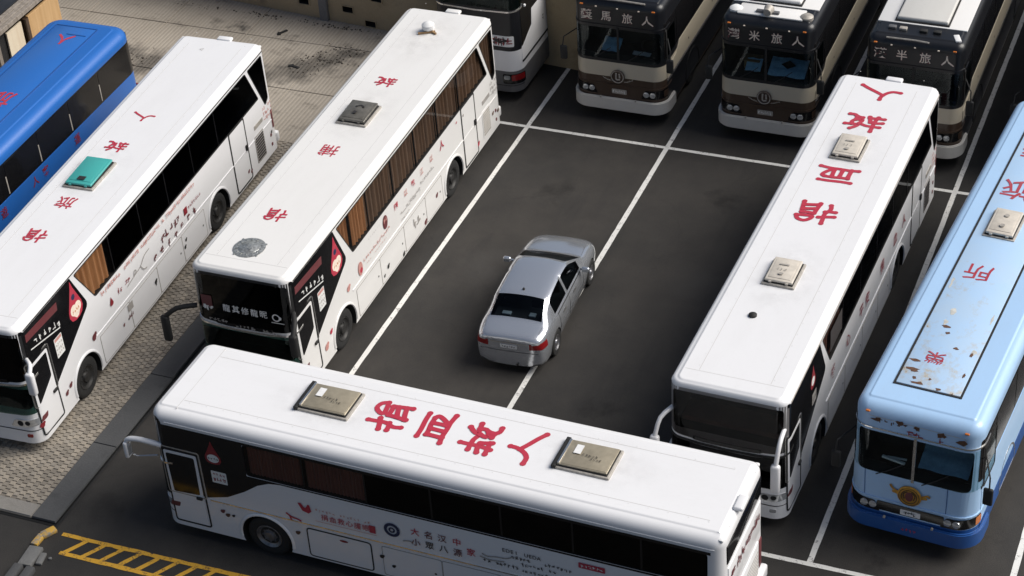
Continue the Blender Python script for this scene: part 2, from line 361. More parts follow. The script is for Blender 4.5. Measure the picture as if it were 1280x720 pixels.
def disc(cx, cy, r, n=20, ry=None): return [(cx + r * math.cos(2 * PI * k / n), cy + (ry or r) * math.sin(2 * PI * k / n)) for k in range(n)]
def ringp(cx, cy, r0, r1, n=22):
    out = []
    for k in range(n):
        a, b = 2 * PI * k / n, 2 * PI * (k + 1) / n
        out.append([(cx + r1 * math.cos(a), cy + r1 * math.sin(a)), (cx + r1 * math.cos(b), cy + r1 * math.sin(b)), (cx + r0 * math.cos(b), cy + r0 * math.sin(b)), (cx + r0 * math.cos(a), cy + r0 * math.sin(a))])
    return out
def dropp(cx, cy, w_, h_): # a drop with its point up
    return [(cx + w_ * s, cy + h_ * q) for s, q in ((0, .5), (.1, .3), (.3, .03), (.46, -.18), (.48, -.32), (.36, -.45), (.15, -.5), (-.15, -.5), (-.36, -.45), (-.48, -.32), (-.46, -.18), (-.3, .03), (-.1, .3))]

# ------------------------------------------------------------------ bus shell: a rounded box one can lay panels on
class Shell:
    def __init__(s, hw, L, z0, zt, rf=.3, rr=.25, Rx=.2, Ry=.14, Rz=.2, tilt=.014, rake=0., crown=.03, yf=0.):
        s.__dict__.update(locals()); s.zs = zt - crown
        s.a = hw - rf; s.uc = s.a + rf * PI / 2; s.b = L - yf - rf - rr; s.ue = s.uc + s.b; s.ua = s.ue + rr * PI / 2; s.U = s.ua + hw - rr
    def base(s, u):
        sg = 1 if u >= 0 else -1; u = abs(u)
        if u <= s.a: p = (u, s.yf, 0, -1)
        elif u < s.uc: t = (u - s.a) / s.rf; p = (s.a + s.rf * math.sin(t), s.yf + s.rf - s.rf * math.cos(t), math.sin(t), -math.cos(t))
        elif u <= s.ue: p = (s.hw, s.yf + s.rf + u - s.uc, 1, 0)
        elif u < s.ua: t = (u - s.ue) / s.rr; p = (s.hw - s.rr + s.rr * math.cos(t), s.L - s.rr + s.rr * math.sin(t), math.cos(t), math.sin(t))
        else: p = (s.hw - s.rr - (u - s.ua), s.L, 0, 1)
        return (sg * p[0], p[1], sg * p[2], p[3])
    def inset(s, z):
        i = s.tilt * (z - s.z0); k = 0; z1 = s.zs - s.Rz
        if z > z1: k = 1 - math.sqrt(max(0, 1 - min(1, (z - z1) / s.Rz) ** 2))
        return i + s.Rx * k, i + s.Ry * k
    def P(s, u, z, off=0., h=0.):
        x, y, nx, ny = s.base(u); ix, iy = s.inset(z)
        if ny < 0: iy += s.rake * max(0, z - 1.2)
        off += h; ex, ey = ix - off, iy - off; v = abs(u); sg = 1 if u >= 0 else -1
        if s.a < v < s.uc:
            r = max(.03, s.rf - max(ex, ey)); t = (v - s.a) / s.rf; return Vector((sg * (s.hw - ex - r + r * math.sin(t)), s.yf + ey + r - r * math.cos(t), z))
        if s.ue < v < s.ua:
            r = max(.03, s.rr - max(ex, ey)); t = (v - s.ue) / s.rr; return Vector((sg * (s.hw - ex - r + r * math.cos(t)), s.L - ey - r + r * math.sin(t), z))
        return Vector((x - nx * ex, y - ny * ey, z))
    def su(s, y): return s.uc + (y - s.yf - s.rf)                   # side coordinate -> u
    def body(s, zones, name, mats, parent, cutters=()):
        us = [s.a * k / 3 for k in range(4)] + [s.a + s.rf * PI / 2 * k / 7 for k in range(1, 8)] + [s.uc + .05]
        n = max(3, int(s.b / .9)); us += [s.uc + .05 + (s.b - .1) * k / n for k in range(1, n + 1)] + [s.ue] + [s.ue + s.rr * PI / 2 * k / 6 for k in range(1, 7)] + [s.ua + (s.hw - s.rr) * k / 3 for k in range(1, 4)]
        us = us + [-u for u in us[1:-1]][::-1]
        z1 = s.zs - s.Rz; zl = sorted(set([s.z0, z1 - .04, z1] + [z for z, _ in zones if s.z0 < z < z1 - .05] + [z1 + s.Rz * math.sin(PI / 2 * k / 7) for k in range(1, 8)]))
        bm = bmesh.new(); rings = [[bm.verts.new(s.P(u, z)) for u in us] for z in zl]
        n = len(us)
        for i, (q, r) in enumerate(zip(rings, rings[1:])):
            mi = 0; zm = (zl[i] + zl[i + 1]) / 2
            for z, m_ in zones:
                if zm > z: mi = m_
            for k in range(n): f = bm.faces.new((q[k], q[(k + 1) % n], r[(k + 1) % n], r[k])); f.material_index = mi
        top = zones[-1][1]; last = rings[-1]
        for ins, dz in ((.02, .45), (.04, .8), (.06, 1.)):
            ring = []
            for u in us:
                p = s.P(u, s.zs, -ins); ring.append(bm.verts.new((p.x, p.y, s.zs + s.crown * dz)))
            for k in range(n): f = bm.faces.new((last[k], last[(k + 1) % n], ring[(k + 1) % n], ring[k])); f.material_index = top
            last = ring
        f = bm.faces.new(last); f.material_index = top
        f = bm.faces.new(rings[0][::-1]); bmesh.ops.recalc_face_normals(bm, faces=bm.faces[:])
        ml = list(mats) + [M['dark']]
        o = obj(name, bm, ml, parent, True)
        if cutters:
            cb = bmesh.new()
            for c in cutters: c(cb)
            for f in cb.faces: f.material_index = len(ml) - 1
            bmesh.ops.recalc_face_normals(cb, faces=cb.faces[:])
            co = obj('cut', cb, ml)
            md = o.modifiers.new('b', 'BOOLEAN'); md.object = co; md.operation = 'DIFFERENCE'; md.solver = 'EXACT'; md.use_self = False
            wn = o.modifiers.new('w', 'WEIGHTED_NORMAL'); wn.keep_sharp = True; wn.weight = 80
            par, o.parent = o.parent, None
            dg = bpy.context.evaluated_depsgraph_get(); dg.update(); me = bpy.data.meshes.new_from_object(o.evaluated_get(dg), preserve_all_data_layers=True, depsgraph=dg)
            if len(me.vertices) < 400 or max(v.co.z for v in me.vertices) < s.zs:
                print('BOOLEAN RETRY', name, len(me.vertices)); md.solver = 'FAST'; dg.update(); me = bpy.data.meshes.new_from_object(o.evaluated_get(dg), preserve_all_data_layers=True, depsgraph=dg)
            o.modifiers.clear(); o.data = me; me.name = name; o.parent = par
            cm = co.data; bpy.data.objects.remove(co); bpy.data.meshes.remove(cm)
        return o
    def solid(s, bm, poly, off, depth, mode='n', mi=0):
        """closed solid over polygon poly (u,z), outer skin at off, inner skin depth below"""
        t = bmesh.new(); t.faces.new([t.verts.new((q[0], q[1], 0)) for q in poly])
        umin, umax = min(q[0] for q in poly), max(q[0] for q in poly)
        cuts = []
        for k in range(0, 7):
            for sg in (1, -1):
                cuts.append(sg * (s.a + s.rf * PI / 2 * k / 6)); cuts.append(sg * (s.ue + s.rr * PI / 2 * k / 6))
        for c in cuts:
            if umin + 1e-4 < c < umax - 1e-4: bmesh.ops.bisect_plane(t, geom=t.verts[:] + t.edges[:] + t.faces[:], plane_co=(c, 0, 0), plane_no=(1, 0, 0))
        z1 = s.zs - s.Rz; zm = max(q[1] for q in poly)
        for k in range(0, 6):
            c = z1 + s.Rz * math.sin(PI / 2 * k / 6)
            if min(q[1] for q in poly) + 1e-4 < c < zm - 1e-4: bmesh.ops.bisect_plane(t, geom=t.verts[:] + t.edges[:] + t.faces[:], plane_co=(0, c, 0), plane_no=(0, 1, 0))
        outer, inner = {}, {}
        for v in t.verts:
            outer[v] = bm.verts.new(s.P(v.co.x, v.co.y, off))
            if mode == 'y': p = s.P(v.co.x, v.co.y, off); q = Vector((p.x * .93, p.y + depth, p.z))
            else: q = s.P(v.co.x, v.co.y, off - depth)
            inner[v] = bm.verts.new(q)
        for f in t.faces:
            g = bm.faces.new([outer[v] for v in f.verts]); g.material_index = mi
            g = bm.faces.new([inner[v] for v in reversed(f.verts)]); g.material_index = mi
        for e in t.edges:
            if len(e.link_faces) == 1:
                a, b = e.verts; g = bm.faces.new((outer[a], outer[b], inner[b], inner[a])); g.material_index = mi
        t.free(); return bm
    def panel(s, name, poly, mat, parent, off=.004, thick=.012, smooth=True):
        bm = bmesh.new(); s.solid(bm, poly, off, thick); bmesh.ops.recalc_face_normals(bm, faces=bm.faces[:])
        return obj(name, bm, mat, parent, smooth, 30)
    def panels(s, name, polys, mat, parent, off=.004, thick=.012):
        bm = bmesh.new()
        for p in polys: s.solid(bm, p, off, thick)
        bmesh.ops.recalc_face_normals(bm, faces=bm.faces[:]); return obj(name, bm, mat, parent, True, 30)
    def frame(s, name, poly, wid, mat, parent, off=.006, thick=.01, r=.06, bm=None, mi=0, closed=True):
        """gasket round a polygon: outline of width wid, as raised strip"""
        own = bm is None
        if own: bm = bmesh.new()
        pts = rpoly(poly, r) if r else poly; n = len(pts); cen = Vector((sum(p[0] for p in pts) / n, sum(p[1] for p in pts) / n))
        area = sum(pts[i][0] * pts[(i + 1) % n][1] - pts[(i + 1) % n][0] * pts[i][1] for i in range(n)); sg = 1 if area > 0 else -1
        inn = []
        for i in range(n):
            a, p, b = Vector(pts[i - 1]), Vector(pts[i]), Vector(pts[(i + 1) % n]); d1 = (p - a).normalized(); d2 = (b - p).normalized()
            nn = Vector((-d1.y - d2.y, d1.x + d2.x)) * sg; nn = nn.normalized() / max(.5, math.sqrt(max(.01, (1 + d1.dot(d2)) / 2))); inn.append(p + nn * wid)
        rows = []
        for p, q in zip(pts, inn): rows.append([bm.verts.new(s.P(p[0], p[1], off - thick)), bm.verts.new(s.P(p[0], p[1], off)), bm.verts.new(s.P(q[0], q[1], off)), bm.verts.new(s.P(q[0], q[1], off - thick))])
        for i in range(n):
            a, b = rows[i], rows[(i + 1) % n]
            for k in range(3): f = bm.faces.new((a[k], a[k + 1], b[k + 1], b[k])); f.material_index = mi
        bmesh.ops.recalc_face_normals(bm, faces=bm.faces[:])
        return obj(name, bm, mat, parent) if own else bm
    def strip(s, name, pts, wid, mat, parent, off=.012, thick=.016):
        bm = bmesh.new()
        out = [(p[0], p[1] + wid / 2) for p in pts] + [(p[0], p[1] - wid / 2) for p in pts[::-1]]
        s.solid(bm, out, off, thick); bmesh.ops.recalc_face_normals(bm, faces=bm.faces[:]); return obj(name, bm, mat, parent)
    # places for flat print
    def on_side(s, y0, z0, off=.004):  return lambda x, y, h=0: s.P(s.su(y0 + x), z0 + y, off, h)
    def on_front(s, t0, z0, off=.004): return lambda x, y, h=0: s.P(t0 + x, z0 + y, off, h)
    def on_roof(s, y0, t0=0, off=.006): return lambda x, y, h=0: Vector((t0 - x, y0 - y, s.zt + off + h))  # characters have their heads to the front

def arch_cut(y, z, r=.6, w_=.5, hw=1.25):
    def f(bm):
        for sg in (1, -1): lathe(bm, [(sg * (hw - w_), r), (sg * (hw + .2), r)], 'x', 36, (0, y, z))
    return f
def curtain(sh, name, y0, y1, z0, z1, mat, parent, depth=.09, waves=9, amp=.03, seed=0, top_in=0):
    rr = random.Random(seed); bm = bmesh.new(); nu = waves * 8; nz = 3; ph = [rr.uniform(-.6, .6) for _ in range(nu + 1)]
    g = []
    for j in range(nz + 1):
        row = []
        for i in range(nu + 1):
            f = i / nu; a = 2 * PI * waves * f + .5 * math.sin(f * 7 + seed)
            d = depth + amp * math.sin(a) * (.7 + .3 * j / nz) + .006 * math.sin(a * 2.3 + seed)
            row.append(bm.verts.new(sh.P(sh.su(y0 + (y1 - y0) * f), z0 + (z1 - z0) * j / nz, -d)))
        g.append(row)
    for j in range(nz):
        for i in range(nu): bm.faces.new((g[j][i], g[j][i + 1], g[j + 1][i + 1], g[j + 1][i]))
    return obj(name, bm, mat, parent, True, 80)
def wheel(parent, x, y, r=.5, w_=.28, rim=None, hub=True):
    sg = 1 if x > 0 else -1; o = sg * w_ / 2
    bm = bmesh.new(); lathe(bm, [(-o, r * .6), (-o, r * .93), (-o * .75, r), (o * .75, r), (o * .97, r * .93), (o * 1.0, r * .8), (o * .93, r * .62), (o * .6, r * .58)], 'x', 32, (x, y, r))
    t = obj('wheel', bm, M['tyre'], parent, True, 40)
    bm = bmesh.new(); lathe(bm, [(o * .5, r * .57), (o * .92, r * .60), (o * .96, r * .57), (o * .72, r * .50), (o * .55, r * .42), (o * .62, r * .26), (o * .98, r * .22), (o * 1.02, r * .1), (o * 1.02, .005)], 'x', 28, (x, y, r))
    for k in range(8): a = 2 * PI * k / 8; lathe(bm, [(o * .6, .02), (o * .74, .018)], 'x', 8, (x, y + math.cos(a) * r * .32, r + math.sin(a) * r * .32))
    obj('rim', bm, rim or M['rim'], t, True, 40)
    return t
def copy_tree(o, parent=None):
    c = o.copy(); C.objects.link(c)
    if parent: c.parent = parent
    for ch in list(o.children): copy_tree(ch, c)
    return c
def roof_hatch(parent, sh, y0, y1, t0, t1, lid, tilt=0, low=False, frame=None):
    """raised escape hatch: frame, dark seal and lid"""
    cy, ct = (y0 + y1) / 2, (t0 + t1) / 2; sy, st = y1 - y0, t1 - t0
    bm = bmesh.new(); box(bm, (ct, cy, sh.zt + .015), (st + .12, sy + .12, .07), .02); h = obj('roof_hatch', bm, frame or M['hatch_frame'], parent, True)
    bm = bmesh.new(); box(bm, (ct, cy, sh.zt + .06), (st + .03, sy + .03, .035), .01); obj('hatch_seal', bm, M['rubber'], h, True)
    if low:
        bm = bmesh.new(); box(bm, (0, 0, .02), (st, sy, .035), .014, seg=3); box(bm, (0, 0, .04), (st * .93, sy * .94, .012), .005)
    else:
        bm = bmesh.new(); box(bm, (0, 0, .045), (st, sy, .06), .022, seg=3); box(bm, (0, 0, .078), (st * .8, sy * .8, .016), .007)
        for q in (-1, 1): box(bm, (q * st * .3, -sy * .51, .03), (.07, .03, .05), .008)
    bm.transform(Matrix.Translation((ct, cy, sh.zt + .07)) @ Matrix.Rotation(tilt, 4, 'X')); l = obj('hatch_lid', bm, lid, h, True)
    return h, l, (ct, cy, sh.zt + .16)

# brush characters traced from the roofs: (s along the bus, t across), heads towards the front
BR = {'人': [[(-.28, .07), (-.13, .08), (.05, .17), (.15, .3), (.15, .48)], [(-.07, .1), (.04, -.08), (.16, -.3), (.28, -.48)]],
 '血': [[(-.28, -.35), (-.28, -.14), (-.25, .16), (-.25, .38)], [(-.12, -.25), (-.12, -.05), (-.09, .14), (-.09, .28)], [(.27, -.44), (.24, -.2), (.25, 0), (.25, .22), (.28, .44)], [(-.12, -.25), (-.07, -.32), (.05, -.27), (.17, -.18)], [(-.1, -.09), (.19, -.1)], [(-.08, .08), (.23, .09)], [(-.07, .27), (.26, .28)]],
 '救': [[(-.33, .23), (-.16, .23), (.11, .23), (.33, .27)], [(-.04, -.1), (-.1, .05), (-.11, .16), (-.1, .39)], [(.06, .14), (.06, .27), (.1, .42)], [(.25, .08), (.27, .27), (.28, .42)], [(.06, .14), (.3, .07)], [(-.13, -.42), (-.11, -.26), (-.1, -.11), (-.22, -.17), (-.31, -.26)], [(-.11, -.26), (.02, -.28), (.11, -.18), (.11, -.06), (-.04, -.1)], [(.31, -.41), (.31, -.29), (.24, -.21), (.22, -.08)], [(.1, -.22), (.24, -.21)]],
 '捐': [[(-.37, .2), (-.2, .19), (.01, .18), (.21, .26), (.37, .23)], [(-.15, .08), (-.09, .26), (-.05, .41)], [(.09, .17), (.12, .27), (.13, .39)], [(-.19, -.41), (-.32, -.35), (-.36, -.19), (-.24, -.07), (-.15, -.07), (-.16, -.25), (-.19, -.41)], [(-.05, -.33), (-.03, -.19), (-.04, -.05)], [(-.05, -.33), (.17, -.36), (.37, -.38)], [(-.04, -.05), (.18, -.03), (.37, -.01)], [(.24, -.36), (.28, -.18), (.33, -.01)], [(.07, -.34), (.15, -.05)]]}
def roof_brush(sh, parent, ch, y0, t0, mat, wid=.058, k=1.):
    st = [[(p[0] * k, p[1] * k) for p in s] for s in BR[ch]]
    return flat('roof_character', ribbon(st, wid), lambda s, t, h=0: Vector((t0 + t, y0 + s, sh.zt + .006 + h)), mat, parent)
def roof_char(sh, parent, ch, y0, t0, size, mat, bold=.02): return flat('roof_character', text_polys(ch, size, 0, bold), sh.on_roof(y0, t0), mat, parent)

# ------------------------------------------------------------------ the white blood-donation coaches
def white_coach(name, loc, rz, L, zt, label, white, cfg):
    root = tag(empty(name, loc, rz), label, 'bus', 'parked coaches')
    HW = cfg.get('hw', 1.28); sh = Shell(HW, L, .28, zt, rf=.34, rr=.28, Rx=cfg.get('Rx', .13), Ry=cfg.get('Ry', .07), Rz=cfg.get('Rz', .12), tilt=.011, rake=.03, yf=cfg.get('yf', -.14))
    S = sh.su; zx = zt - (.17 if cfg.get('wave') else .12); zw = cfg.get('ztop', 3.14); zb = cfg.get('zbelt', 2.15); fwd, rwd = cfg.get('fw', 2.2), cfg.get('rw', 8.95)
    wave = cfg.get('wave')
    if wave:
        win = [(S(s_), z_) for s_, z_ in wave] + [(S(L - .28), zb), (S(L - .28), zw), (S(.1), zw), (S(.1), wave[0][1])]
        win = rpoly(win, [.02] * len(wave) + [.06, .06, .06, .02]); holes = [[(S(2.0), 2.16), (S(L - .34), 2.16), (S(L - .34), zw - .06), (S(2.0), zw - .06)]]
        rear = None
    else:
        holes = [[(S(2.42), zw), (S(3.06), zb), (S(L - .80), zb), (S(L - 1.31), zw)]]
        rear = [(S(L - 1.17), zw), (S(L - .50), zb - .38), (S(L - .285), zb - .25), (S(L - .3), zw)]; holes.append(rear)
    holes = [rpoly(h, .07) for h in holes]
    # windscreens wrap round the front corners
    c = sh.uc + .02
    wsu = rpoly([(-c, zx), (-c, 2.06), (-.5, 1.93), (.5, 1.93), (c, 2.06), (c, zx)], [.2, .12, .2, .2, .12, .2]); wsl = rpoly([(-c, 1.96), (-c, 1.12), (-.4, 1.05), (.4, 1.05), (c, 1.12), (c, 1.96), (.5, 1.83), (-.5, 1.83)], [.04, .2, .2, .2, .2, .04, .2, .2])
    cut = [lambda b, h=h: sh.solid(b, h, .06, .22) for h in holes]
    fl = rpoly([(-1.15, 2.2), (1.15, 2.2), (1.15, zx - .1), (-1.15, zx - .1)], .1); fl2 = rpoly([(-1.15, 1.25), (1.15, 1.25), (1.15, 1.8), (-1.15, 1.8)], .1)
    cut += [lambda b: sh.solid(b, fl, .06, .95, 'y'), lambda b: sh.solid(b, fl2, .06, .9, 'y')]
    cut += [arch_cut(fwd, .52, hw=HW), arch_cut(rwd, .52, hw=HW)]
    sh.body([(.28, 0)], 'body', [white], root, cut)
    # black surround and panes of the front
    sh.frame('windscreen_surround', wsu, .09, M['black'], root, off=.004, thick=.02, r=0)
    pane = sh.panel('windscreen', [(p[0] * .985, 2.55 + (p[1] - 2.55) * .97) for p in wsu], cfg.get('wsglass', M['glass']), root, off=.001, thick=.004)
    sh.panel('lower_windscreen', wsl, M['glass_green'] if cfg.get('green') else M['glass'], root, off=.003, thick=.004)
    sh.strip('windscreen_trim', [(-c - .1, 2.02), (-c + .3, 1.95), (-.6, 1.89), (0, 1.87), (.6, 1.89), (c - .3, 1.95), (c + .1, 2.02)], .045, cfg.get('trim', M['chrome']), root, off=.02, thick=.03)
    bm = bmesh.new(); box(bm, (0, .42, 2.3), (2.1, .6, .14), .04); obj('upper_shelf', bm, cfg.get('shelf', M['dash']), root, True)
    bm = bmesh.new(); box(bm, (0, .5, 1.22), (2.1, .6, .12), .04); box(bm, (.55, .5, 1.36), (.6, .4, .2), .06); db = obj('dashboard', bm, M['dash'], root, True)
    bm = bmesh.new(); lathe(bm, [(-.02, .24), (.02, .24), (.02, .2), (-.02, .2)], 'z', 20); bm.transform(Matrix.Translation((.6, .74, 1.6)) @ Matrix.Rotation(.9, 4, 'X')); obj('steering_wheel', bm, M['rubber'], root, True)
    for x in (-.5, .55):
        bm = bmesh.new(); box(bm, (x, .95, 1.45), (.5, .12, .5), .05); obj('seat', bm, M['seat'], root, True)
    # front lower: headlamps, bumper seam, plate
    for sg in (-1, 1):
        hl = [(sg * (sh.a - .38), .72), (sg * (sh.uc + .1), .80), (sg * (sh.uc + .16), .98), (sg * (sh.a - .25), .93)]
        h = sh.panel('headlight', rpoly(hl, .06), M['lens'], root, off=.008)
        h2 = sh.panel('indicator', rpoly([(sg * (sh.uc - .16), .80), (sg * (sh.uc + .09), .82), (sg * (sh.uc + .13), .95), (sg * (sh.uc - .1), .94)], .03), M['maroon'], h, off=.013)
        flat('lamp_bulb', [disc(sg * (sh.a - .12), .84, .075), disc(sg * (sh.a + .06), .86, .06)], sh.on_front(0, 0, .012), M['dark'], h)
        sh.panel('fog_lamp', rect(sg * (sh.a + .05) - .07, .45, sg * (sh.a + .05) + .07, .54, .03), M['redlamp'] if cfg.get('green') else M['lens'], root, off=.006)
    sh.strip('bumper_seam', [(-sh.uc - .2, .63), (sh.uc + .2, .63)], .018, M['rubber'], root, off=.003, thick=.006)
    flat('front_print', scribble(5, .07, .09, 3, -.2, 0), sh.on_front(0, .82, .004), M['ink'], root)
    # black panel over the front door
    bw = white
    if not wave:
        bp = rpoly([(S(.09), zw + .04), (S(.09), 1.3), (S(.86), 1.22), (S(2.74), 2.2), (S(2.25), zw + .04)], [.1, .02, .02, .16, .03])
        sh.panel('front_panel', bp, M['black'], root, off=.004)
    else: sh.panel('window_band', win, M['black'], root, off=.003, thick=.004) if False else None
    # panes
    if wave:
        # black band as frame pieces round the recessed part: lower wave piece, top strip, front piece
        low = [(S(s_), z_) for s_, z_ in wave] + [(S(L - .28), zb), (S(L - .28), zb + .05), (S(2.0), zb + .05), (S(2.0), zw), (S(.1), zw), (S(.1), wave[0][1])]
        sh.panel('front_panel', low, M['black'], root, off=.004)
        sh.panel('window_top_strip', [(S(1.999), zw - .07), (S(L - .28), zw - .07), (S(L - .28), zw), (S(1.999), zw)], M['black'], root, off=.004)
        edges = [2.02, 3.35, 4.75, 6.2, 7.7, 9.2, 10.6, L - .36]; zl, zh = 2.19, zw - .075
        lean = lambda z: 0
    else:
        edges = [2.5, 4.05, 5.5, 6.9, 8.3, 9.7, L - 1.0]; zl, zh = zb + .03, zw - .03
    for i in range(len(edges) - 1):
        a, b = edges[i], edges[i + 1]; q = [(a + .02, zl), (b - .02, zl), (b - .02, zh), (a + .02, zh)]
        if not wave and i == 0: q = [(3.06, zl), (b - .02, zl), (b - .02, zh), (2.46, zh)]
        if not wave and i == len(edges) - 2: q = [(a + .02, zl), (L - .84, zl), (L - 1.335, zh), (a + .02, zh)]
        mode = cfg['curtains'](i)
        sh.panel('window_pane', rpoly([(S(s_), z_) for s_, z_ in q], .04), M['glass_curtain'] if mode else M['glass'], root, off=-.012, thick=.004)
        if i: sh.panel('window_mullion', [(S(a - .022), zl), (S(a + .022), zl), (S(a + .022), zh), (S(a - .022), zh)], M['black'], root, off=-.004, thick=.03)
        if mode:
            x0, x1 = (2.5 if i == 0 and not wave else a + .03), b - .03
            if mode == 'half': x1 = x0 + (x1 - x0) * .92
            mats = {'bright': M['curtain'], 'dark': M['curtain_shaded'], 'red': M['curtain_red'], 'half': M['curtain']}
            if mode == 'pair':
                xm = x0 + (x1 - x0) * .42; curtain(sh, 'curtain', x0, xm - .06, zl - .02, zh + .02, M['curtain'], root, waves=4, amp=.035, seed=i); curtain(sh, 'curtain', xm + .1, x1, zl - .02, zh + .02, M['curtain'], root, waves=5, amp=.035, seed=i + 5)
            else: curtain(sh, 'curtain', x0, x1, zl - .02, zh + .02, mats[mode], root, waves=16 if mode == 'red' else 6 + i % 2, amp=.018 if mode == 'red' else .035, seed=i)
    if rear:
        sh.panel('rear_side_window', [(S(0) + (p[0] - S(0)), p[1]) for p in rpoly([(S(L - 1.13), zw - .03), (S(L - .48), zb - .34), (S(L - .305), zb - .23), (S(L - .32), zw - .03)], .06)], M['glass_curtain'] if cfg['curtains'](5) else M['glass'], root, off=-.012, thick=.004)
        if cfg['curtains'](5): curtain(sh, 'curtain', L - 1.1, L - .2, zb - .4, zw, M['curtain_shaded'], root, waves=5, seed=9)
        sh.frame('window_gasket', holes[1], .022, M['rubber'], root, off=.006, r=0)
        sh.frame('window_gasket', holes[0], .022, M['rubber'], root, off=.006, r=0)
    # drip rail over the windows
    sh.strip('drip_rail', [(S(.2), zw + .07), (S(L - .2), zw + .07)], .022, cfg.get('rail', M['rubber']), root, off=.012, thick=.016)
    # front passenger door
    dz = cfg.get('dtop', 2.34); d0, d1 = .03, .86
    door = sh.panel('passenger_door', rpoly([(S(d0 + .04), .46), (S(d1 - .02), .46), (S(d1 - .03), dz), (S(d0), dz)], .05), white, root, off=.010)
    sh.panel('door_glass', rpoly([(S(d0 + .1), 1.26 if not wave else 1.24), (S(d1 - .1), 1.62 if not wave else 1.28), (S(d1 - .09), dz - .07), (S(d0 + .06), dz - .07)], .05), M['black'], door, off=.014, thick=.003)
    sh.frame('door_seal', [(S(d0), .40), (S(d1 + .05), .40), (S(d1 + .02), dz + .06), (S(d0 - .06), dz + .06)], .034, M['rubber'], door, off=.012, r=.08)
    sh.frame('door_trim', [(S(d0 - .05), 1.2), (S(d1 + .07), 1.2), (S(d1 + .05), dz + .1), (S(d0 - .10), dz + .1)], .03, M['chrome'] if not wave else M['hatch_frame'], door, off=.014, r=.08)
    bm = bmesh.new(); p = sh.P(S(d1 - .12), 1.2, .03); box(bm, p, (.05, .14, .07), .015); obj('door_handle', bm, M['rubber'], door, True)
    # mid emergency door
    if not wave:
        e0, e1 = L - 2.65, L - 1.82
        ed = sh.panel('emergency_door', rect(S(e0), .36, S(e1), 2.12, .06), white, root, off=.009)
        sh.frame('door_seal', rect(S(e0 - .05), .32, S(e1 + .05), 2.18), .05, M['rubber'], ed, off=.011, r=.09)
        bm = bmesh.new(); box(bm, sh.P(S(e1 - .06), 1.3, .03), (.05, .1, .16), .015); obj('door_handle', bm, M['rubber'], ed, True)
    # wheels and arches
    for y in (fwd, rwd):
        for sg in (1, -1): wheel(root, sg * (HW - .19), y, .5, .28, M['hub'] if wave else None)
        bm = bmesh.new(); rs = []
        for k in range(25):
            a = PI * 1.12 * k / 24 - PI * .06; ring = []
            for off, rad in ((.004, .66), (.03, .64), (.03, .6), (.004, .585)):
                ring.append(bm.verts.new(sh.P(S(y + math.cos(a) * rad), .52 + math.sin(a) * rad, off)))
            rs.append(ring)
        for q, r in zip(rs, rs[1:]):
            for k in range(3): bm.faces.new((q[k], q[k + 1], r[k + 1], r[k]))
        bmesh.ops.recalc_face_normals(bm, faces=bm.faces[:]); obj('wheel_arch', bm, white, root, True, 60)
    # belt moulding and luggage doors
    zm = 1.22
    sh.strip('belt_moulding', [(S(fwd + .6 if not wave else 1.0), zm), (S(L - .3), zm)], .03, white if not wave else M['chrome'], root, off=.016, thick=.02)
    lug = [(fwd + .78, 4.3), (4.33, 5.75), (5.78, 7.1), (7.13, rwd - .78)] if not wave else [(3.25, 4.72), (4.98, 6.3), (6.33, 7.6), (7.63, rwd - .75)]
    for i, (a, b) in enumerate(lug):
        l = sh.panel('luggage_door', rect(S(a), .34, S(b), 1.1, .05), white, root, off=.006)
        big = wave and i == 0
        sh.frame('door_seal', rect(S(a - .015), .325, S(b + .015), 1.115), .03 if big else .014, M['rubber'] if big else M['greyink'], l, off=.008, r=.10 if big else .05)
        if not big: flat('lock', [disc((b - a) - .15, .2, .028, 10)], sh.on_side(a, .5, .010), M['ink'], l)
    # rear quarter: grilles
    if not wave:
        g = sh.panel('vent_grille', rect(S(L - 1.38), .48, S(L - .85), 1.28, .03), white if cfg.get('pale') else M['greyink'], root, off=.012)
        for k in range(9):
            z_ = .54 + k * .08; sh.panel('slat', rect(S(L - 1.34), z_, S(L - .89), z_ + .045), M['hatch_frame'] if cfg.get('pale') else M['ink'], g, off=.022)
        sh.panel('vent_cover', rect(S(L - 1.3), 1.46, S(L - .78), 1.58, .02), M['greyink'] if cfg.get('pale') else M['hatch_frame'], root, off=.01)
        flat('side_print', scribble(6, .1, .09, 8) + scribble(6, .1, .09, 9, 0, -.15) + scribble(6, .1, .09, 10, 0, -.3), sh.on_side(L - .66, 1.75), M['pinkink'] if not cfg.get('pale') else M['greyink'], root)
        for z_ in (.5, .78): sh.panel('marker_lamp', rect(S(L - .5), z_, S(L - .42), z_ + .09, .03), M['maroon'], root, off=.012)
        if not cfg.get('pale'): sh.panel('rear_lamp', rect(sh.ue - .02, .95, sh.ue + .1, 1.5, .03), M['maroon'], root, off=.01)
    # rear end
    ru = sh.U; bk = lambda t_: ru - t_
    rw_ = sh.panel('rear_window', rpoly([(bk(1.02), zw - .28), (bk(-1.02), zw - .28), (bk(-1.05), zw + .05), (bk(1.05), zw + .05)], .06), M['black'], root, off=.008) if False else None
    rearwin = bmesh.new(); ywin = sh.L
    def rear_quad(name, t0, z0, t1, z1, mat, off=.008, par=root, bev=.02):
        bm = bmesh.new(); zc = (z0 + z1) / 2; ins = sh.tilt * (zc - .28); box(bm, ((t0 + t1) / 2, L - ins + off - .02, zc), (t1 - t0, .05, z1 - z0), min(bev, .024)); return obj(name, bm, mat, par, True)
    rear_quad('rear_window', -1.06, zw - .42, 1.06, zw + .04, M['black'], .012)
    e = rear_quad('engine_cover', -.86, .62, .86, 1.55, white, .014)
    for k in range(7): rear_quad('slat', -.8, .75 + k * .09, .8, .79 + k * .09, M['greyink'], .022, e, .01)
    rear_quad('rear_panel', -1.02, 1.72, 1.02, 2.5, white, .012)
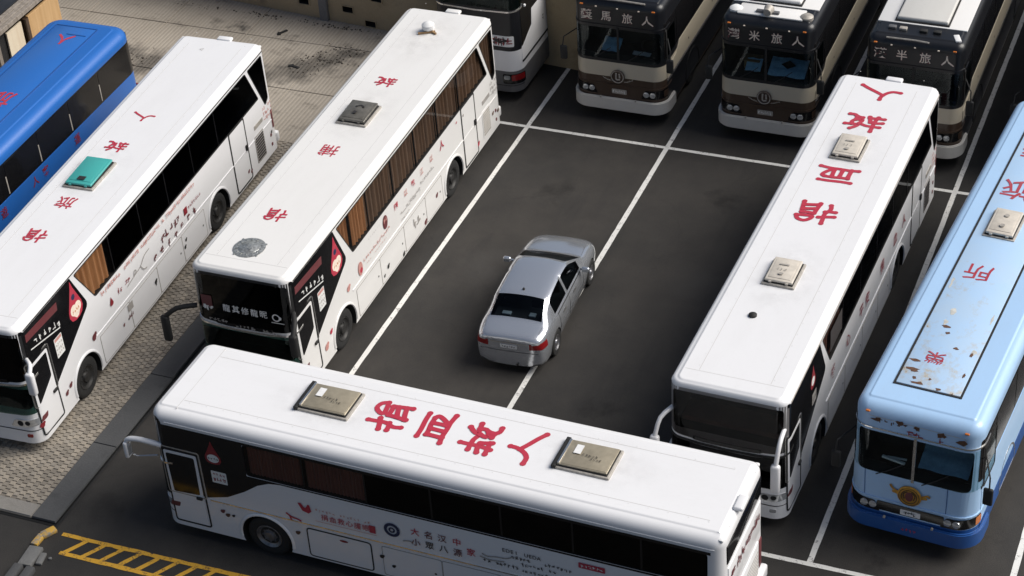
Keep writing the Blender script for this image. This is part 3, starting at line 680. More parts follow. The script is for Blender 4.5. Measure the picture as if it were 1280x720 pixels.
    flat('rear_print', scribble(14, .2, .13, 21), lambda x, y, h=0: Vector((.85 - x, L - .02 + .03 + h, 2.2 + y)), [M['maroon']], root)
    for sg in (1, -1):
        rear_quad('tail_light', sg * .98 - .08, .75, sg * .98 + .08, 1.5, M['maroon'], .012)
    bm = bmesh.new(); box(bm, (0, L + .02, .5), (2.42, .16, .3), .05, seg=3); obj('rear_bumper', bm, white, root, True)
    bm = bmesh.new(); box(bm, (.1, L - .06, zt - .01), (.42, .2, .09), .04, seg=3); obj('rear_marker_lamp', bm, white, root, True)
    for sg in (1, -1):
        bm = bmesh.new(); box(bm, (sg * 1.12, L - .12, zt - .09), (.09, .1, .07), .025); obj('marker_lamp', bm, M['paper'], root, True)
        bm = bmesh.new(); box(bm, (sg * 1.0, .12, zt - .05), (.1, .05, .035), .012); obj('marker_lamp', bm, M['amber'], root, True)
    # roof seams
    for t_ in (-.76, .76):
        bm = bmesh.new(); box(bm, (t_, L / 2, zt - .004), (.012, L - .9, .012)); obj('roof_seam', bm, M['seam2'], root)
    for gy, gt in cfg.get('grime', ()):
        bm = bmesh.new(); bm.faces.new([bm.verts.new(q) for q in ((-.98, -1.45, 0), (.98, -1.45, 0), (.98, 1.45, 0), (-.98, 1.45, 0))]); gg = obj('grime_stain', bm, M['grime'], root); gg.location = (gt, gy, zt + .0045)
    for y_ in [.42]:
        bm = bmesh.new(); box(bm, (0, y_, zt - .0055), (2 * HW - .5, .012, .014)); obj('roof_seam', bm, M['seam2'], root)
    bm = bmesh.new()
    for t_ in (-.8, .8):
        for k in range(int(L / .4)): box(bm, (t_, .6 + k * .4, zt + .001), (.018, .018, .01))
    tag(obj('rivet', bm, M['seam'], root), kind='stuff')
    # left side: plain black window band
    sh.panel('far_side_windows', rect(-S(L - .4), zb, -S(.5), zw, .05), M['black'], root, off=.004)
    # mirrors
    for sg, pts, hm, ln in cfg['mirrors']:
        dp = .10 if wave else .15; rad = .06 if hm is M['rubber'] or wave else .05
        bm = bmesh.new(); q = [Vector(p) for p in pts]
        qq = []
        for i in range(len(q) - 1):
            for k in range(3):
                p0, p1, p2, p3 = q[max(i - 1, 0)], q[i], q[i + 1], q[min(i + 2, len(q) - 1)]; t = k / 3
                qq.append(.5 * ((2 * p1) + (p2 - p0) * t + (2 * p0 - 5 * p1 + 4 * p2 - p3) * t * t + (3 * p1 - p0 - 3 * p2 + p3) * t ** 3))
        qq.append(q[-1]); tube(bm, qq, rad); m_ = obj('mirror', bm, hm, root, True, 60)
        bm = bmesh.new(); e = q[-1]; box(bm, (e.x, e.y, e.z - ln / 2 + .05), (.2, dp, ln), dp * .4, seg=3); obj('mirror_head', bm, hm, m_, True, 60)
        bm = bmesh.new(); box(bm, (e.x, e.y + dp / 2, e.z - ln / 2 + .05), (.14, .012, ln - .14), .005); obj('mirror_glass', bm, M['lens'], m_, True)
    return root, sh

def front_art(root, sh, z=0):
    """print on the black panel over the door"""
    S = sh.su
    flat('drop_sign', [dropp(2.22, 2.66 + z, .62, 1.02)] + [disc(2.14, 2.42 + z, .14, 16), disc(2.32, 2.42 + z, .14, 16), [(2.02, 2.36 + z), (2.42, 2.36 + z), (2.3, 2.2 + z), (2.2, 2.18 + z)], disc(2.22, 2.74 + z, .075, 12)] + scribble(4, .07, .08, 2, 2.1, 2.38 + z), sh.on_side(0, 0, .008), [M['red'], M['creamink'], M['navyink'], M['amber']], root, [0, 1, 1, 1, 2] + [3] * 60)
    flat('panel_banner', [[(.2, 2.94 + z), (1.55, 2.86 + z), (1.58, 3.06 + z), (1.5, 3.07 + z), (.22, 3.13 + z)]], sh.on_side(0, 0, .008), M['maroon'], root)
    flat('panel_print', scribble(7, .13, .19, 31, .35, 2.82 + z, -.045), sh.on_side(0, 0, .008), M['whiteink'], root)
    flat('panel_underline', [[(.3, 2.66 + z), (1.5, 2.40 + z), (1.5, 2.43 + z), (.3, 2.69 + z)]], sh.on_side(0, 0, .008), M['whiteink'], root)
    flat('poster', [rect(1.15, 1.78 + z, 1.48, 2.3 + z, .02)] + [rect(1.17, 2.2 + z, 1.46, 2.28 + z)] + scribble(4, .07, .075, 5, 1.2, 2.1 + z) + scribble(4, .07, .075, 6, 1.2, 1.99 + z) + scribble(4, .07, .075, 7, 1.2, 1.88 + z), sh.on_side(0, 0, .008), [M['whiteink'], M['pinkink'], M['greyink']], root, [0, 1] + [2] * 90)
def side_dots(root, sh, spots, seed=0):
    rr = random.Random(seed)
    for (s_, z_, r_, m_) in spots:
        flat('side_print', [disc(0, 0, r_, 10), disc(r_ * .8, r_ * .6, r_ * .6, 8)], sh.on_side(s_, z_, .014), M[m_], root)

# coach by the left edge
rz = lambda deg: math.radians(deg - 90)
mir_b = [(1, [(1.2, .1, 2.55), (1.45, -.15, 2.62), (1.5, -.32, 2.5)], M['white'], .6), (-1, [(-1.2, .1, 2.55), (-1.5, -.2, 2.6), (-1.6, -.36, 2.5)], M['white'], .6)]
B, sb = white_coach('coach', (-25.824, 28.182, .05), rz(92.7), 12.92, 3.42, 'white coach with a teal roof hatch parked on the cobbled strip beside the blue bus', M['white'], dict(grime=((6.1, -.2),), fw=2.1, rw=9.15, hw=1.25, ztop=3.2, curtains=lambda i: 'half' if i == 0 else None, mirrors=mir_b, green=True, shelf=M['dark']))
front_art(B, sb)
roof_hatch(B, sb, 5.42, 6.55, -.58, .12, M['teal'], .03)[0]
flat('hatch_label', [rect(-.1, -.07, .1, .07)], lambda x, y, h=0: Vector((-.22 + x, 5.62 + y, sb.zt + .168)), M['ink'], B)
for ch, y in (('人', 8.73), ('救', 7.3), ('捐', 3.36)): roof_brush(sb, B, ch, y, -.22, M['red'], .029, .6)
roof_char(sb, B, '旅', 4.77, -.22, .5, M['red'], .008)
flat('roof_mark', ringp(0, 0, .05, .07, 3), sb.on_roof(12.2, -.26), M['greyink'], B)
flat('side_lettering', scribble(9, .12, .105, 41, 3.3, 2.04) + scribble(34, .12, .11, 42, 4.45, 2.04), sb.on_side(0, 0, .016), M['pinkink'], B)
flat('side_lettering', [dropp(3.62, 1.62, .16, .24)] + scribble(6, .12, .13, 43, 3.85, 1.64), sb.on_side(0, 0, .016), M['darkred'], B)
flat('side_lettering', [rect(7.45, 1.5, 7.62, 1.7)] + scribble(7, .09, .1, 44, 7.72, 1.6), sb.on_side(0, 0, .016), M['darkred'], B)
flat('side_lettering', scribble(6, .2, .17, 45, 6.3, 1.62), sb.on_side(0, 0, .016), M['maroon'], B)
flat('side_lettering', [p for k in range(7) for p in scribble(1, .19, .1, 50 + k, 5.8 + k * .36, 1.36)], sb.on_side(0, 0, .016), M['maroon'], B)
flat('side_drawing', ribbon([[(4.4, 1.5), (4.8, 1.56), (5.1, 1.6), (5.35, 1.75), (5.6, 1.78)], [(5.1, 1.6), (5.2, 1.45), (5.35, 1.4)], [(4.75, 1.56), (4.8, 1.68), (4.88, 1.62), (4.78, 1.56)]], .012), sb.on_side(0, 0, .016), M['greyink'], B)
flat('side_print', [rect(4.2, .86, 4.45, 1.06)] + scribble(3, .1, .08, 47, 4.2, .72), sb.on_side(0, 0, .016), [M['greyink'], M['maroon']], B, [0] + [1] * 20)
side_dots(B, sb, [(3.9, .7, .04, 'maroon'), (5.6, .78, .06, 'ink'), (7.2, .72, .05, 'ink'), (7.3, .88, .045, 'ink'), (1.35, .86, .06, 'maroon'), (1.15, .78, .06, 'maroon'), (2.65, 1.28, .09, 'maroon'), (.05, .72, .07, 'darkred'), (10.95, .6, .05, 'maroon'), (11.1, .52, .05, 'maroon'), (12.5, .9, .04, 'ink')])

# coach in the middle
mir_c = [(-1, [(-1.22, -.02, 2.3), (-1.62, -.26, 2.3), (-1.93, -.36, 2.05)], M['rubber'], .72), (1, [(1.18, .12, 2.5), (1.4, -.25, 2.5), (1.45, -.5, 2.3)], M['rubber'], .6)]
Cc, sc_ = white_coach('coach', (-20.966, 31.616, 0), rz(90.49), 12.42, 3.48, 'white coach with brown curtains in every side window and a silver disc on its roof', M['white_b'], dict(grime=((6.9, -.1), (10.9, -.1)), ztop=3.25, curtains=lambda i: ['pair', 'dark', 'dark', 'dark', 'dark', 'dark'][i], mirrors=mir_c, green=True, pale=True, shelf=M['dash']))
front_art(Cc, sc_)
h, l, p = roof_hatch(Cc, sc_, 6.38, 7.26, -.5, .2, M['grey_lid'], .03)
flat('hatch_label', ribbon([[(-.1, .1), (0, .18), (.1, .1)]], .02) + [rect(-.08, -.22, .02, -.1)], lambda x, y, h=0: Vector((-.15 + x, 6.85 + y, sc_.zt + .175)), M['ink'], h)
for ch, y in (('救', 8.48), ('捐', 2.25)): roof_brush(sc_, Cc, ch, y, -.16, M['red'], .027, .58)
roof_char(sc_, Cc, '捕', 5.12, -.16, .5, M['red'], .004)
bm = bmesh.new(); lathe(bm, [(0, .36), (.03, .38), (.055, .33), (.05, .26), (.075, .24), (.08, .1), (.1, .08), (.1, .01)], 'z', 30, (-.16, .89, sc_.zt - .005))
for k in range(14): a = 2 * PI * k / 14; box(bm, (-.16 + math.cos(a) * .29, .89 + math.sin(a) * .29, sc_.zt + .06), (.05, .02, .03), 0, a)
for a in (.6, 2.4, 4.1, 5.6): box(bm, (-.16 + math.cos(a) * .37, .89 + math.sin(a) * .37, sc_.zt + .02), (.09, .05, .04), .01, a)
for k in range(5): box(bm, (-.16 + .03 * k - .06, .89, sc_.zt + .1), (.012, .3 - abs(k - 2) * .06, .02), 0, .5)
for v in bm.verts: v.co.z = sc_.zt + (v.co.z - sc_.zt) * .55
obj('roof_vent', bm, M['silverdisc'], Cc, True)
bm = bmesh.new(); lathe(bm, [(0, .12), (.05, .12), (.1, .17), (.2, .17), (.26, .1), (.27, .01)], 'z', 20, (-.13, 11.21, sc_.zt)); an = obj('roof_antenna', bm, M['paper'], Cc, True)
bm = bmesh.new(); box(bm, (-.13, 11.08, sc_.zt + .03), (.46, .06, .05), .01, .5); box(bm, (-.05, 11.16, sc_.zt + .03), (.42, .05, .05), .01, -.4); obj('bracket', bm, M['card'], an)
for k, ch in enumerate('龍其修龍昵'): flat('front_character', text_polys(ch, .2, 0, .012), sc_.on_front(-.40 + .235 * k, 2.45, .02), M['whiteink'], Cc)
flat('front_print', scribble(5, .09, .1, 61, -.85, -.1) + scribble(5, .08, .1, 62, -.2, -.17) + scribble(8, .1, .085, 63, .25, -.2), sc_.on_front(0, 2.17, .02), M['greyink'], Cc)
flat('front_badge', ringp(.85, 0, .07, .1) + [rect(.72, -.15, 1.02, -.13)], sc_.on_front(0, 2.42, .02), M['whiteink'], Cc)
flat('front_badge', [rect(-1.0, -.1, -.76, .22)] + scribble(2, .14, .12, 64, -.92, -.1), sc_.on_front(0, 2.48, .02), [M['maroon'], M['whiteink']], Cc, [0] + [1] * 20)
for i, (ch, s_) in enumerate((('人', 8.4), ('以', 7.72), ('江', 7.1), ('敏', 6.55), ('以', 6.1))): flat('side_character', text_polys(ch, .28 if i == 0 else .2, 0, .012), sc_.on_side(s_, 1.9, .016), M['red'] if i in (0, 3) else M['pinkink'], Cc)
flat('side_character', text_polys('鬥', .22, 0, .02), sc_.on_side(5.5, 1.88, .016), M['red'], Cc)
flat('side_emblem', [disc(0, 0, .13, 14, .19)] + scribble(2, .12, .1, 70, -.05, .05), sc_.on_side(4.84, 1.85, .016), [M['maroon'], M['pinkink']], Cc, [0] + [1] * 20)
flat('side_lettering', scribble(8, .09, .11, 71, 7.0, 1.62) + scribble(11, .11, .125, 72, 5.6, 1.52) + scribble(5, .07, .1, 73, 5.75, 1.35), sc_.on_side(0, 0, .016), M['greyink'], Cc)
flat('side_lettering', scribble(14, .09, .11, 74, 3.55, 1.6) + scribble(12, .05, .1, 75, 3.65, 1.45), sc_.on_side(0, 0, .016), M['pinkink'], Cc)
flat('side_lettering', scribble(7, .04, .1, 76, 3.9, 1.98), sc_.on_side(0, 0, .016), M['greyink'], Cc)
flat('side_emblem', [disc(3.3, 1.52, .12, 14, .19), disc(3.33, 1.46, .07, 12)], sc_.on_side(0, 0, .016), [M['pinkink'], M['red']], Cc, [0, 1])
flat('side_print', scribble(3, .25, .12, 78, 6.35, .75), sc_.on_side(0, 0, .016), M['greyink'], Cc)
side_dots(Cc, sc_, [(7.8, .72, .06, 'maroon'), (7.0, .42, .07, 'maroon'), (5.6, .38, .06, 'ink'), (4.7, .62, .06, 'ink'), (4.45, .5, .04, 'ink'), (2.6, 1.42, .08, 'pinkink'), (1.2, .72, .09, 'pinkink'), (1.5, .95, .06, 'red'), (10.65, .55, .06, 'red'), (9.85, 1.9, .03, 'rust'), (11.75, .85, .05, 'rust'), (12.1, .75, .05, 'rust'), (9.4, 1.95, .03, 'red')])

# coach standing across the bays in front
wv = [(.1, 1.26), (.95, 1.27), (1.44, 1.42), (1.88, 1.69), (2.22, 1.95), (2.5, 2.08), (2.75, 2.12)]
BAR = 1
mir_d = [(1, [(1.24, .0, 2.42), (1.32, -.42, 2.52), (1.34, -.72, 2.48), (1.34, -.8, 2.36)], M['white'], .42), (-1, [(-1.24, .0, 2.42), (-1.3, -.45, 2.42), (-1.3, -.66, 2.3)], M['white'], .5)]
D, sd_ = white_coach('coach', (-20.399, 28.101, 0), rz(-1.03), 12.26, 3.37, 'white coach standing across the bays with large red brush characters between two bronze roof hatches', M['white'], dict(grime=((3.4, -.1), (9.1, -.1)), fw=2.25, rw=8.9, yf=-.24, hw=1.29, wave=wv, zbelt=2.1, ztop=3.04, Rx=.22, Rz=.2, Ry=.12, curtains=lambda i: 'red' if i < 2 else None, mirrors=mir_d, dtop=2.36, rail=M['white']))
for y0, y1 in ((2.86, 3.92), (8.52, 9.56)):
    h, l, p = roof_hatch(D, sd_, y0, y1, -.5, .26, M['tan_lid'], .015, True)
    bm = bmesh.new(); box(bm, (-.12, y0 - .05, sd_.zt + .045), (.9, .10, .09), .02); hh = obj('hatch_hinge', bm, M['rubber'], h, True)
    bm = bmesh.new(); box(bm, (-.12, y0 + .03, sd_.zt + .115), (.74, .05, .02), .008); obj('hinge_rod', bm, M['chrome'], hh, True)
    flat('hatch_label', [rect(-.02, -.09, .24, .06)], lambda x, y, h=0, y0=y0: Vector((-.12 - x, y0 + .3 + y, sd_.zt + .135)), M['paper'], h)
    flat('hatch_print', scribble(5, .06, .07, 81, -.2, .02) + scribble(4, .05, .06, 82, .0, .1), lambda x, y, h=0, y0=y0: Vector((-.12 + y, y0 + .62 + x, sd_.zt + .14)), M['ink'], h)
for ch, y, t_ in (('捐', 4.74, -.08), ('血', 5.77, -.1), ('救', 6.76, -.055), ('人', 7.71, -.095)): roof_brush(sd_, D, ch, y, t_, M['red'])
flat('drop_sign', [dropp(1.25, 2.58, .4, .62), disc(1.25, 2.42, .14, 16, .11)] + scribble(4, .06, .07, 83, 1.15, 2.42), sd_.on_side(0, 0, .008), [M['darkred'], M['whiteink'], M['ink']], D, [0, 1] + [2] * 30)
flat('poster', [rect(1.14, 1.76, 1.5, 2.08, .02)] + scribble(4, .07, .08, 84, 1.2, 2.0) + scribble(4, .09, .08, 85, 1.2, 1.86), sd_.on_side(0, 0, .008), [M['whiteink'], M['darkred']], D, [0] + [1] * 60)
flat('side_emblem', [[(3.13, 1.76), (3.2, 1.78), (3.26, 1.68), (3.3, 1.66), (3.36, 1.77), (3.4, 1.76), (3.43, 1.6), (3.36, 1.53), (3.22, 1.57)]] + ribbon([[(2.83, 1.39), (2.93, 1.32), (3.05, 1.3), (3.14, 1.27)], [(2.9, 1.33), (2.92, 1.25)]], .02), sd_.on_side(0, 0, .016), M['red'], D)
for k, ch in enumerate('捐血救心護眼'): flat('side_character', text_polys(ch, .17, 0, .008), sd_.on_side(3.72 + .19 * k, 1.52, .016), M['red'], D)
flat('side_seal', [rect(4.74, 1.42, 4.88, 1.62)], sd_.on_side(0, 0, .016), M['red'], D)
flat('side_lettering', scribble(16, .06, .08, 86, 3.55, 1.68) + [rect(3.5, 1.375, 4.9, 1.385)], sd_.on_side(0, 0, .016), M['pinkink'], D)
flat('side_emblem', ringp(5.26, 1.64, .11, .18) + ringp(5.26, 1.64, .035, .075, 10), sd_.on_side(0, 0, .016), M['navyink'], D)
for s_, z_, tx, m_ in ((5.78, 1.74, '大', 'red'), (6.07, 1.74, '名', 'maroon'), (6.38, 1.74, '汉', 'maroon'), (6.7, 1.74, '中', 'red'), (5.78, 1.46, '小', 'maroon'), (6.08, 1.46, '眾', 'ink'), (6.39, 1.46, '八', 'ink'), (6.7, 1.46, '源', 'maroon'), (7.0, 1.56, '家', 'red')): flat('side_character', text_polys(tx, .2, 0, .012), sd_.on_side(s_, z_, .016), M[m_], D)
flat('side_drawing', ribbon([[(5.5, 1.42), (5.65, 1.45), (5.7, 1.4)], [(7.25, 1.6), (7.35, 1.56), (7.55, 1.6), (7.75, 1.62), (7.9, 1.7)], [(7.2, 1.52), (7.4, 1.48), (7.7, 1.52)]], .015), sd_.on_side(0, 0, .016), M['greyink'], D)
flat('side_lettering', text_polys('EDEI', .13, .09, .01, 7.72, 1.84) + text_polys('UEDA', .13, .09, .01, 8.2, 1.84), sd_.on_side(0, 0, .016), M['ink'], D)
for r_, (x_, z_, n_) in enumerate(((7.9, 1.7, 6), (8.6, 1.7, 7), (7.3, 1.44, 9), (8.1, 1.56, 10), (8.1, 1.4, 12))): flat('side_lettering', scribble(n_, .08, .085, 90 + r_, x_, z_), sd_.on_side(0, 0, .016), M['ink'], D)
flat('side_lettering', [rect(9.3, 1.86, 9.85, 2.0, .02)] + scribble(6, .07, .08, 97, 9.38, 1.93), sd_.on_side(0, 0, .016), [M['red'], M['whiteink']], D, [0] + [1] * 40)
flat('side_print', [disc(4.1, .98, .1, 12, .03)], sd_.on_side(0, 0, .016), M['darkred'], D)
side_dots(D, sd_, [(1.25, .98, .05, 'maroon'), (1.36, .9, .05, 'rust'), (1.5, .92, .035, 'ink'), (3.02, .9, .05, 'rust'), (4.95, .82, .05, 'ink'), (5.2, .62, .04, 'ink')])

bm = bmesh.new(); tube(bm, [(1.22, -.16, 2.08), (1.3, -.62, 2.0), (1.3, -.72, 2.02)], .022, 6); obj('mirror_bracket', bm, M['chrome'], D, True)

# coach on the right
mir_e = [(-1, [(-1.2, .06, 2.6), (-1.36, -.3, 2.52), (-1.42, -.5, 2.15)], M['white'], .62), (1, [(1.18, .04, 2.62), (1.2, -.35, 2.55), (1.18, -.55, 2.1)], M['white'], .72)]
E_, se = white_coach('coach', (-9.404, 30.921, 0), rz(88.64), 12.9, 3.37, 'white coach with large red brush characters and two beige hatches, front windscreen facing the camera', M['white'], dict(grime=((4.1, -.05), (9.4, -.05)), hw=1.3, ztop=3.16, wsglass=M['glass_mid'], curtains=lambda i: 'red' if i < 1 else None, mirrors=mir_e, shelf=M['shelf'], trim=M['rubber'], rail=M['hatch_frame']))
for y0, y1 in ((3.72, 4.55), (8.98, 9.86)):
    h, l, p = roof_hatch(E_, se, y0, y1, -.4, .22, M['beige_lid'], .03)
    flat('hatch_print', [disc(-.0, .2, .06, 10, .04), rect(-.12, -.16, .1, -.12)] + scribble(3, .06, .08, 99, -.1, .04), lambda x, y, h=0, y0=y0: Vector((-.1 + x, y0 + .42 - y, se.zt + .18)), M['hatch_frame'], h)
for ch, y in (('捐', 6.64), ('血', 8.28), ('救', 10.66), ('人', 12.1)): roof_brush(se, E_, ch, y, -.08, M['red'], .055, 1.02)
bm = bmesh.new(); lathe(bm, [(0, .09), (.04, .09), (.07, .05), (.075, .01)], 'z', 14, (-.28, 2.53, se.zt)); obj('roof_knob', bm, M['rubber'], E_, True)
flat('drop_sign', [dropp(1.75, 2.72, .36, .6), disc(1.75, 2.6, .11, 12)], se.on_side(0, 0, .008), [M['darkred'], M['whiteink']], E_, [0, 1])
flat('poster', [rect(1.7, 1.95, 2.0, 2.25)] + scribble(3, .07, .08, 101, 1.75, 2.1), se.on_side(0, 0, .008), [M['greyink'], M['ink']], E_, [0] + [1] * 20)
flat('poster', [rect(2.7 + .4, 2.35, 4.0, 2.9)], se.on_side(0, 0, -.006), M['seat'], E_)
for i, (ch, s_) in enumerate((('愛', 3.3), ('心', 4.5), ('平', 5.6), ('安', 6.1), ('捐', 7.4), ('血', 8.6), ('人', 9.4))): flat('side_character', text_polys(ch, .34, 0, .015), se.on_side(s_, 1.68, .016), M['darkred'], E_)

# ------------------------------------------------------------------ older coaches with a divided windscreen
def old_coach(name, loc, rz_, L, zt, label, cfg):
    root = tag(empty(name, loc, rz_), label, 'bus', 'parked coaches')
    hw = cfg.get('hw', 1.28); sh = Shell(hw, L, .32, zt, rf=cfg.get('rf', .38), rr=cfg.get('rf', .38), Rx=cfg.get('Rx', .16), Ry=cfg.get('Ry', .2), Rz=cfg.get('Rz', .2), tilt=.012, rake=.03)
    S = sh.su; mats = cfg['mats']; zone = cfg['zone']; z0, z1 = cfg.get('wsbot', 1.84), cfg.get('wstop', 2.86); c = sh.uc + .04
    ws = rpoly([(-c, z0), (c, z0), (c, z1), (-c, z1)], .14)
    inner = rpoly([(-1.16, z0 + .05), (1.16, z0 + .05), (1.16, z1 - .05), (-1.16, z1 - .05)], .12)
    cut = [lambda b: sh.solid(b, inner, .06, 1.0, 'y'), arch_cut(2.5, .5, .58, .5, hw), arch_cut(L - 3.2, .5, .58, .5, hw)]
    sh.body(zone, 'body', mats, root, cut)
    sh.frame('windscreen_gasket', ws, .07, M['rubber'], root, off=.012, thick=.02, r=0)
    for a, b in ((-c + .05, -.035), (.035, c - .05)): sh.panel('windscreen', rect(a, z0 + .05, b, z1 - .05, .08), M['glass_clear'], root, off=.003, thick=.004)
    sh.panel('windscreen_divider', rect(-.03, z0, .03, z1), cfg.get('divider', M['rubber']), root, off=.016, thick=.03)
    for x0, x1 in ((-.75, -.2), (.2, .72)):
        bm = bmesh.new(); tube(bm, [sh.P(x0, z0 + .02, .03), sh.P((x0 + x1) / 2, z0 + .2, .03), sh.P(x1, z0 + .42, .03)], .012, 6); obj('wiper', bm, M['rubber'], root)
    bm = bmesh.new(); box(bm, (0, .6, z0 - .02), (2.2, .75, .12), .04); obj('dashboard', bm, cfg.get('dash', M['dash']), root, True)
    bm = bmesh.new(); lathe(bm, [(-.02, .23), (.02, .23), (.02, .19), (-.02, .19)], 'z', 20); bm.transform(Matrix.Translation((.62, .85, z0 + .16)) @ Matrix.Rotation(.6, 4, 'X')); obj('steering_wheel', bm, M['rubber'], root, True)
    for x in (-.6, .62):
        bm = bmesh.new(); box(bm, (x, 1.08, z0 + .2), (.5, .1, .6), .05); obj('seat', bm, M['seat'], root, True)
    # bumper
    bu = sh.uc + .42
    bm = bmesh.new(); sh.solid(bm, rpoly([(-bu, .36), (bu, .36), (bu, .74), (-bu, .74)], .07), .09, .085); bmesh.ops.recalc_face_normals(bm, faces=bm.faces[:])
    es = [e for e in bm.edges if e.calc_face_angle(0) > .8]; bmesh.ops.bevel(bm, geom=es, offset=.025, segments=2, affect='EDGES')
    obj('bumper', bm, cfg['bumper'], root, True, 40)
    for sg in (-1, 1):
        u0, u1 = sg * .62, sg * (sh.uc - .02)
        h = sh.panel('headlight', rpoly([(u0, .80), (u1, .84), (u1, 1.08), (sg * .75, 1.06)], .05), M['black'], root, off=.014)
        for k, m_ in ((.16, 'lens'), (.34, 'lens')):
            bm = bmesh.new(); p = sh.P(u0 + sg * k, .945, .01); lathe(bm, [(0, .085), (-.02, .08), (-.03, .05), (-.034, .004)], 'y', 18, p); obj('lamp_lens', bm, M[m_], h, True)
        sh.panel('indicator', rect(min(u1, u1 - sg * .2), .86, max(u1, u1 - sg * .2), 1.05, .03), cfg.get('ind', M['amber']), h, off=.02)
        bm = bmesh.new(); box(bm, sh.P(sg * .5, .76, .1), (.05, .05, .06), .015); obj('bumper_bolt', bm, M['hatch_frame'], root)
        bm = bmesh.new(); box(bm, sh.P(sg * .95, zt - .17, .02), (.09, .05, .035), .012); obj('marker_lamp', bm, M['amber'], root)
    sh.strip('front_trim', [(-sh.uc - .3, 1.13), (sh.uc + .3, 1.13)], .03, cfg.get('trim', M['brown']), root, off=.02, thick=.025)
    sh.strip('front_trim', [(-sh.uc - .3, 2.89), (0, 2.9), (sh.uc + .3, 2.89)], .03, cfg.get('eyebrow', M['navy']), root, off=.02, thick=.025) if cfg.get('brow', True) else None
    pl = sh.panel('number_plate', rect(-.2, .86, .22, 1.0, .02), M['hatch_frame'] if not cfg.get('plate') else cfg['plate'], root, off=.016)
    flat('plate_print', scribble(6, .08, .06, 111 + int(L * 7), -.15, .93), sh.on_front(0, 0, .019), M['ink'] if cfg.get('plate') else M['whiteink'], pl)
    # sides
    wz0, wz1 = cfg.get('win', (2.02, 3.0)); es = [.28, 1.2, 2.75, 4.3, 5.85, 7.4, 8.95, 10.4, L - .3]; es = [e for e in es if e < L - .8] + [L - .25]
    for sg in (1, -1):
        sh.panel('window_band', rect(min(sg * S(.22), sg * S(L - .2)), wz0 - .04, max(sg * S(.22), sg * S(L - .2)), wz1 + .04, .06), M['black'], root, off=.003)
        for i in range(len(es) - 1):
            a, b = sg * S(es[i] + .03), sg * S(es[i + 1] - .03)
            if sg > 0 or i < 2: sh.panel('window_pane', rect(min(a, b), wz0, max(a, b), wz1, .05), cfg.get('side_glass', M['black']), root, off=.009, thick=.004)
            if sg > 0 and i > 1 and cfg.get('pillars'): sh.panel('window_pillar', rect(sg * S(es[i] - .02), wz0 + .02, sg * S(es[i] + .02), wz1 - .35), cfg['pillars'], root, off=.014, thick=.01)
    if cfg.get('side_panel'): cfg['side_panel'](root, sh)
    for y in (2.5, L - 3.2):
        for sg in (1, -1): wheel(root, sg * (hw - .18), y, .48, .28)
        sh.frame('wheel_arch', [(S(y + math.cos(a) * .62), .5 + math.sin(a) * .62) for a in [2 * PI * k / 30 for k in range(30)] if .5 + math.sin(a) * .62 > .34], .04, cfg.get('arch', M['rubber']), root, off=.016, r=0)
    rr_ = lambda n_, t0, za, t1, zb_, m_, off=.01: obj(n_, box(bmesh.new(), ((t0 + t1) / 2, L + off - .03, (za + zb_) / 2), (t1 - t0, .05, zb_ - za), .02), m_, root, True)
    rr_('rear_window', -1, 2.0, 1, 2.9, M['black']); rr_('rear_bumper', -hw + .1, .4, hw - .1, .75, cfg['bumper'], .06)
    for sg in (1, -1): rr_('tail_light', sg * 1.0 - .1, .9, sg * 1.0 + .1, 1.3, M['redlamp'])
    # mirrors
    for sg in (1, -1):
        bm = bmesh.new(); tube(bm, [sh.P(sg * (sh.uc + .1), 2.5, 0), Vector((sg * (hw + .22), -.05, 2.45)), Vector((sg * (hw + .24), -.12, 2.2))], .018, 6); m_ = obj('mirror', bm, M['rubber'], root)
        bm = bmesh.new(); box(bm, (sg * (hw + .22), -.1, 2.0), (.2, .09, .42), .04, seg=3); obj('mirror_head', bm, M['rubber'], m_, True)
    return root, sh

brown = dict(mats=[M['brown'], M['cream'], M['navy']], zone=[(.32, 0), (1.36, 1), (1.80, 2)], bumper=M['bumperwhite'], wstop=2.86, dash=M['tandash'], ind=M['brown'], hw=1.29)
def cream_side(root, sh):
    S = sh.su
    sh.panel('side_panel', rpoly([(S(.34), 1.34), (S(L_ - .3), 1.34), (S(L_ - .3), 1.98), (S(1.42), 1.98), (S(1.15), 1.72), (S(.34), 1.62)], .04), M['cream'], root, off=.014)
    sh.panel('lower_side', rect(S(.34), .4, S(L_ - .3), 1.22, .03), M['navy'], root, off=.006)
    sh.strip('belt_moulding', [(S(.34), 1.28), (S(L_ - .3), 1.28)], .03, M['chrome'], root, off=.02)
    for s_ in (2.2, 4.4): flat('side_lock', [disc(s_, 1.6, .035, 8)], sh.on_side(0, 0, .02), M['ink'], root)
    d = sh.panel('driver_window', rect(S(.42), 2.0, S(1.05), 2.75, .06), M['lens'] if False else M['glass_green'], root, off=.016, thick=.006)
